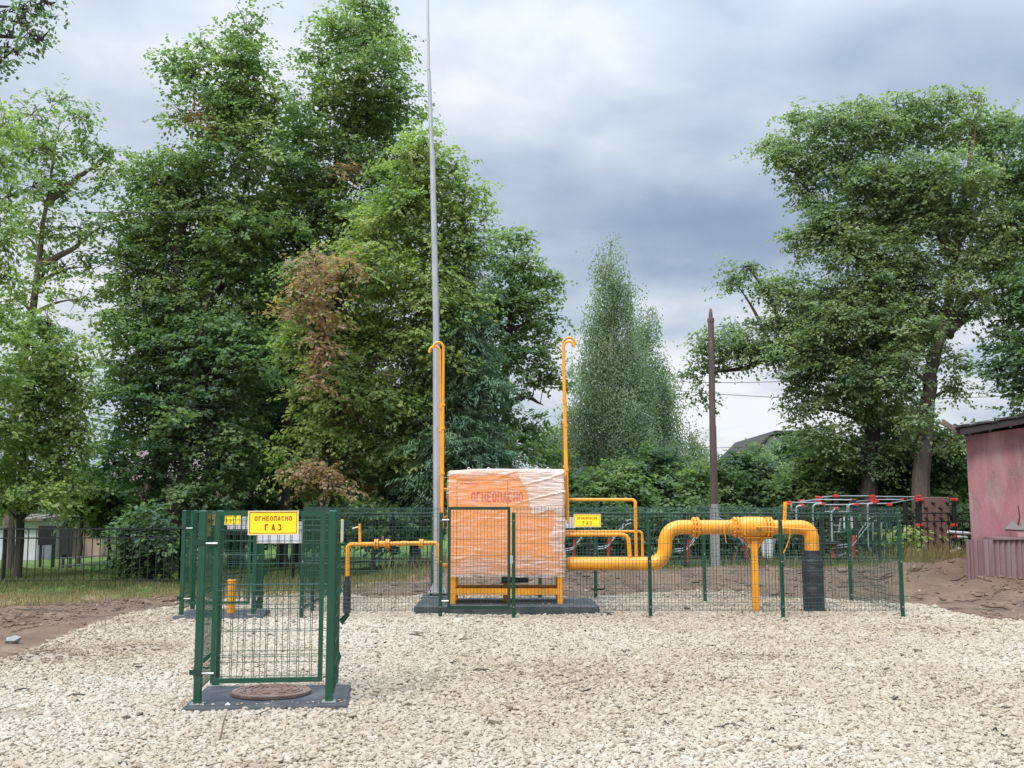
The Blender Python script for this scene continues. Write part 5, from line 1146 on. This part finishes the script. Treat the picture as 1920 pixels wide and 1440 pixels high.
bush(1040, 855, 30, 40, 40, 'light green bush right of the maple, above the cabinet', 'birch', 'linden', 44, tb=.1)
bush(205, 955, 44, 44, 34, 'leafy bush in front of the left cottage', 'dark', seed=51, grp=None)
bush(150, 925, 40, 40, 33, 'bush below the bright low linden on the left', 'bright', seed=52, grp=None)
bush(275, 1030, 52, 60, 24.2, 'leafy shrub growing at the foot of the left linden trunks', 'dark', seed=45, grp=None)
bush(375, 975, 50, 50, 31, 'dark undergrowth left of the second cage', 'dark', seed=46, grp=g_l)
bush(700, 985, 60, 34, 27, 'low leafy branch growth behind the thin inlet pipe', 'linden', seed=47, grp=None)
bush(470, 970, 60, 40, 36, 'dark undergrowth behind the sign of the near cage', 'dark', seed=48, grp=g_l)
bush(600, 975, 60, 36, 37, 'dark undergrowth behind the right post of the near cage', 'dark', seed=49, grp=g_l)
bush(1698, 1015, 16, 24, 26.6, 'pale grassy shrub below the climbing board', 'bright', 'bright', 50, grp=None, tb=.2)
g_u = 'low undergrowth behind the workout ground'
for i_, (px_, d_, lb_) in enumerate(((1085, 30.5, 'low shrub under the yellow sign of the long fence'), (1160, 31, 'low shrub behind the thin pipe elbows'), (1235, 30, 'low shrub behind the S-bend'), (1310, 30.5, 'low shrub beside the concrete stub, left side'),
        (1385, 30, 'low shrub right of the concrete stub'), (1460, 31, 'low shrub behind the white bin'), (1540, 31, 'low shrub behind the pipe elbow and sleeve'), (1620, 31, 'low shrub behind the info plates'), (1700, 30.5, 'low shrub left of the climbing board'), (1790, 30, 'low shrub right of the climbing board'))):
    bush(px_, 1000, 46, 40, d_, lb_, 'dark', seed=60 + i_, grp=g_u)
bush(1500, 862, 46, 40, 40, 'tree top hiding the right part of the white house', 'dark', seed=80, grp=None)
bush(1415, 872, 26, 24, 45, 'small bush hiding the left eave of the white house', 'linden', seed=81, grp=None)
# far wood: one mass behind everything
r = np.random.default_rng(99); cs = []
for px in range(-200, 2150, 26):
    top = 905 + 26 * noise.noise((px * .011, 0, 0)) + 14 * noise.noise((px * .04, 3, 0))
    if 250 < px < 900: top -= 60
    if 1380 < px < 1600: top += 10
    q = P(px, top, 62); cs.append((q.x, 62 + r.uniform(-3, 3), q.z))
cs = np.array(cs); N = 60000; i = r.integers(0, len(cs), N); C_ = cs[i].copy(); dep = r.random(N) ** .8
C_[:, 2] = C_[:, 2] - dep * (C_[:, 2] + .2); C_[:, 0] += r.normal(0, .9, N); C_[:, 1] += r.normal(0, 1.2, N); C_[:, 2] += r.normal(0, .22, N) 
C_ = C_[C_[:, 2] > .1]; N = len(C_)
fw = leaves('far_wood', None, L['dark'], C_, r.normal(0, 1, (N, 3)), r.normal(0, .6, (N, 3)) + np.array([0, 0, 1.0]), .42, .34, np.clip(.35 + .12 * wav(C_[:, 0], C_[:, 2], .9) + r.normal(0, .1, N), 0, .8), r)
fw['kind'] = 'stuff'; fw['label'] = 'distant line of dark green trees behind everything'

# ------------------------------------------------------------------ grass, twigs, rock
def blades(name, N, hfun, dryfun, label, seed, xr, yr, acc):
    r = np.random.default_rng(seed); x_ = r.uniform(*xr, N); y_ = r.uniform(*yr, N); k_ = r.random(N) < acc(x_, y_)
    x_, y_ = x_[k_], y_[k_]; n = len(x_); h_ = hfun(x_, y_, r); b_ = np.stack([x_, y_, H(x_, y_) - .01], 1)
    ang = r.uniform(0, 6.28, n); ln = r.uniform(.05, .5, n)[:, None] * h_[:, None]; w_ = np.stack([np.cos(ang), np.sin(ang), 0 * ang], 1) * (.004 + .006 * r.random(n))[:, None]
    a2 = ang + r.uniform(.5, 2.5, n); tip = b_ + np.stack([np.cos(a2), np.sin(a2), 0 * a2], 1) * ln; tip[:, 2] += h_; mid = (b_ + tip) / 2; mid[:, 2] += h_ * .08
    v = np.stack([b_ - w_, b_ + w_, mid + w_ * .8, tip, mid - w_ * .8], 1).reshape(-1, 3); o5 = np.arange(n)[:, None] * 5
    tint = np.where(r.random(n) < dryfun(x_, y_), r.uniform(.84, 1, n), np.clip(r.normal(.4, .2, n), 0, .8))
    o = np_mesh(name, v, o5 + np.arange(5)[None, :], L['grass'], None, 5, tint); o['kind'] = 'stuff'; o['label'] = label
W_g = lambda a, b_: grass_w(a, b_)
blades('grass', 300000, lambda a, b_, r: (.03 + .07 * r.random(len(a))) * (1 + 1.3 * np.exp(-((b_ - 23.0) / .5) ** 2)), lambda a, b_: np.clip(1.45 - (b_ - 18.8 - np.clip((a + 9) * .35, 0, 9)) * .38, .1, .92) * (b_ < 25.5),
       'grass verge and lawn around the black picket fence', 71, (-14, 14), (18.3, 30), lambda a, b_: W_g(a, b_) * np.where(a < 1, 1, .55) * (np.abs(a) < b_ * .5 + 1))
blades('tall_weeds', 30000, lambda a, b_, r: .12 + .38 * r.random(len(a)) ** 1.5, lambda a, b_: np.full(len(a), .72), 'tall dry weeds along the picket fence foot', 72, (-3, 12), (24.6, 26.6),
       lambda a, b_: np.clip(.02 + .4 * wav(a, b_, 1.3, 0, 12), 0, 1) * .35 + .35 * np.exp(-((a - 9.6) / .9) ** 2))
def scatter(name, N, seed, xr, yr, acc, lr, mt, label, hh=.012):
    r = np.random.default_rng(seed); mb = MB(); c = 0
    for _ in range(N * 4):
        a, b_ = r.uniform(*xr), r.uniform(*yr)
        if r.random() > acc(a, b_): continue
        c += 1
        if c > N: break
        l_ = r.uniform(*lr); an = r.uniform(0, 6.28); pts = []; w_ = r.uniform(.3, 1.0) * hh
        for k_ in range(5):
            t = k_ / 4 - .5; X_, Y_ = a + math.cos(an) * l_ * t + r.normal(0, .02) * l_ * 3, b_ + math.sin(an) * l_ * t; pts.append((X_, Y_, h1(X_, Y_) + .006 + r.random() * .03))
        mb.tube(pts, [w_ * .5, w_, w_, w_ * .7, w_ * .2], 5)
    o = obj(name, mb, mt); o['kind'] = 'stuff'; o['label'] = label
soilw = lambda a, b_: float((gravel_sd(a, b_) < -.05) and grass_w(a, b_) < .6)
scatter('fallen_twigs', 330, 81, (-9.5, 11.5), (16, 25.5), lambda a, b_: soilw(a, b_), (.08, .55), M['wood'], 'twigs and roots lying on the bare soil')
scatter('dark_roots', 45, 82, (5, 11.5), (16.5, 23.5), lambda a, b_: soilw(a, b_), (.15, .8), M['root'], 'dark roots sticking out of the soil bank', .022)
scatter('gravel_twigs', 90, 83, (-6, 7), (7, 16), lambda a, b_: 1.0 if gravel_sd(a, b_) > .2 else 0, (.05, .22), M['bark'], 'small dark twigs lying on the gravel', .010)
# clods on the bank
r = np.random.default_rng(91); n = 16000; A, B_ = r.uniform(-11, 12, n), r.uniform(15, 25.5, n); k_ = (gravel_sd(A, B_) < -.02) & (grass_w(A, B_) < .55) & (np.abs(A) < B_ * .5 + .8) & (r.random(n) < np.clip(.45 + .5 * wav(A, B_, 1.6, 2, 14), .05, 1)); A, B_ = A[k_], B_[k_]; n = len(A)
s = .022 * np.exp(r.normal(0, .5, n)); v = ico_v[None] * (1 + r.uniform(-.3, .3, (n, 12, 1))) * s[:, None, None] * np.array([1.2, 1.1, .7]); v += np.stack([A, B_, H(A, B_) + s * .2], 1)[:, None, :]
clm, x, b = newmat('soil_clods'); oc = x.n('ShaderNodeTexCoord').outputs['Object']; x.l(x.ramp(x.noise(oc, 6, 5, .7), [(.35, (.09, .056, .038)), (.55, (.16, .105, .072)), (.75, (.28, .21, .15))]), b.inputs['Base Color']); b.inputs['Roughness'].default_value = .95
o = np_mesh('soil_clods', v.reshape(-1, 3), (ico_f[None] + (np.arange(n) * 12)[:, None, None]).reshape(-1, 3), clm, k=3); o['kind'] = 'stuff'; o['label'] = 'clods of brown earth on the bank'
r = np.random.default_rng(77); sp_c = []
def spill(cx_, cy_, rz_, hx_, hy_, z_, n_):
    for _ in range(n_):
        e_ = r.integers(0, 4); t_ = r.uniform(-1, 1); in_ = abs(r.normal(0, .05))
        lx_, ly_ = ((t_ * hx_, -hy_ + in_) if e_ in (0, 1) else ((hx_ - in_, t_ * hy_) if e_ == 2 else (-hx_ + in_, t_ * hy_)))
        sp_c.append((cx_ + lx_ * math.cos(rz_) - ly_ * math.sin(rz_), cy_ + lx_ * math.sin(rz_) + ly_ * math.cos(rz_), z_))
spill(near_c[0], near_c[1], RZ, .66, .56, .058, 34); spill(far_c[0], far_c[1], RZ, .66, .56, .058, 16); spill((x0p + x1p) / 2, 17.75, 0, (x1p - x0p) / 2 - .03, .64, .148, 26)
sp_c = np.array(sp_c); n = len(sp_c); s_ = .009 * np.exp(r.normal(0, .35, n)); v = ico_v[None] * (1 + r.uniform(-.28, .22, (n, 12, 1))) * s_[:, None, None] * np.array([1.2, 1, .7]); v += (sp_c + np.stack([0 * s_, 0 * s_, s_ * .45], 1))[:, None, :]
o = np_mesh('spilled_chips', v.reshape(-1, 3), (ico_f[None] + (np.arange(n) * 12)[:, None, None]).reshape(-1, 3), smt, k=3, tint=np.repeat(r.uniform(.45, .85, n), 20)); o['kind'] = 'stuff'; o['label'] = 'stray limestone chips spilled onto the black slabs'
def rock(px, py, r_, label, sd, mt):
    q = G(px, py); rr = np.random.default_rng(sd); v = ico_v * (1 + rr.uniform(-.2, .2, (12, 1))) * np.array([1.2, 1, .75]) * r_
    o = obj('rock', MB().add([(q.x + a, q.y + b_, h1(q.x, q.y) + r_ * .45 + c) for a, b_, c in v], [tuple(int(i_) for i_ in f_) for f_ in ico_f]), mt, loc=(q.x, q.y, 0)); tag(o, label, 'rock')
rock(24, 1206, .085, 'single grey-white rock on the brown soil at the far left', 5, M['concrete'])
mb = MB(); a, b_ = G(1128, 1155), G(1150, 1157); mb.box(((a.x + b_.x) / 2, a.y, .055), (.22, .09, .008), .1); tag(obj('dark_offcut', mb, M['slab']), 'thin dark offcut lying on gravel by the plinth corner', 'offcut')
def stick(pts, r_, label):
    q = [G(a, b_) for a, b_ in pts]; q = [Vector((p.x, p.y, h1(p.x, p.y) + z_)) for p, z_ in zip(q, (.02, .09, .14))]; o = obj('stick', MB().tube(q, [r_, r_ * .8, r_ * .4], 6), M['root']); tag(o, label, 'stick')
stick([(412, 1398), (418, 1385), (428, 1365)], .007, 'thin brown stick poking out of the gravel in the foreground')
open('/tmp/leaves','w').write(str(STAT[0]))
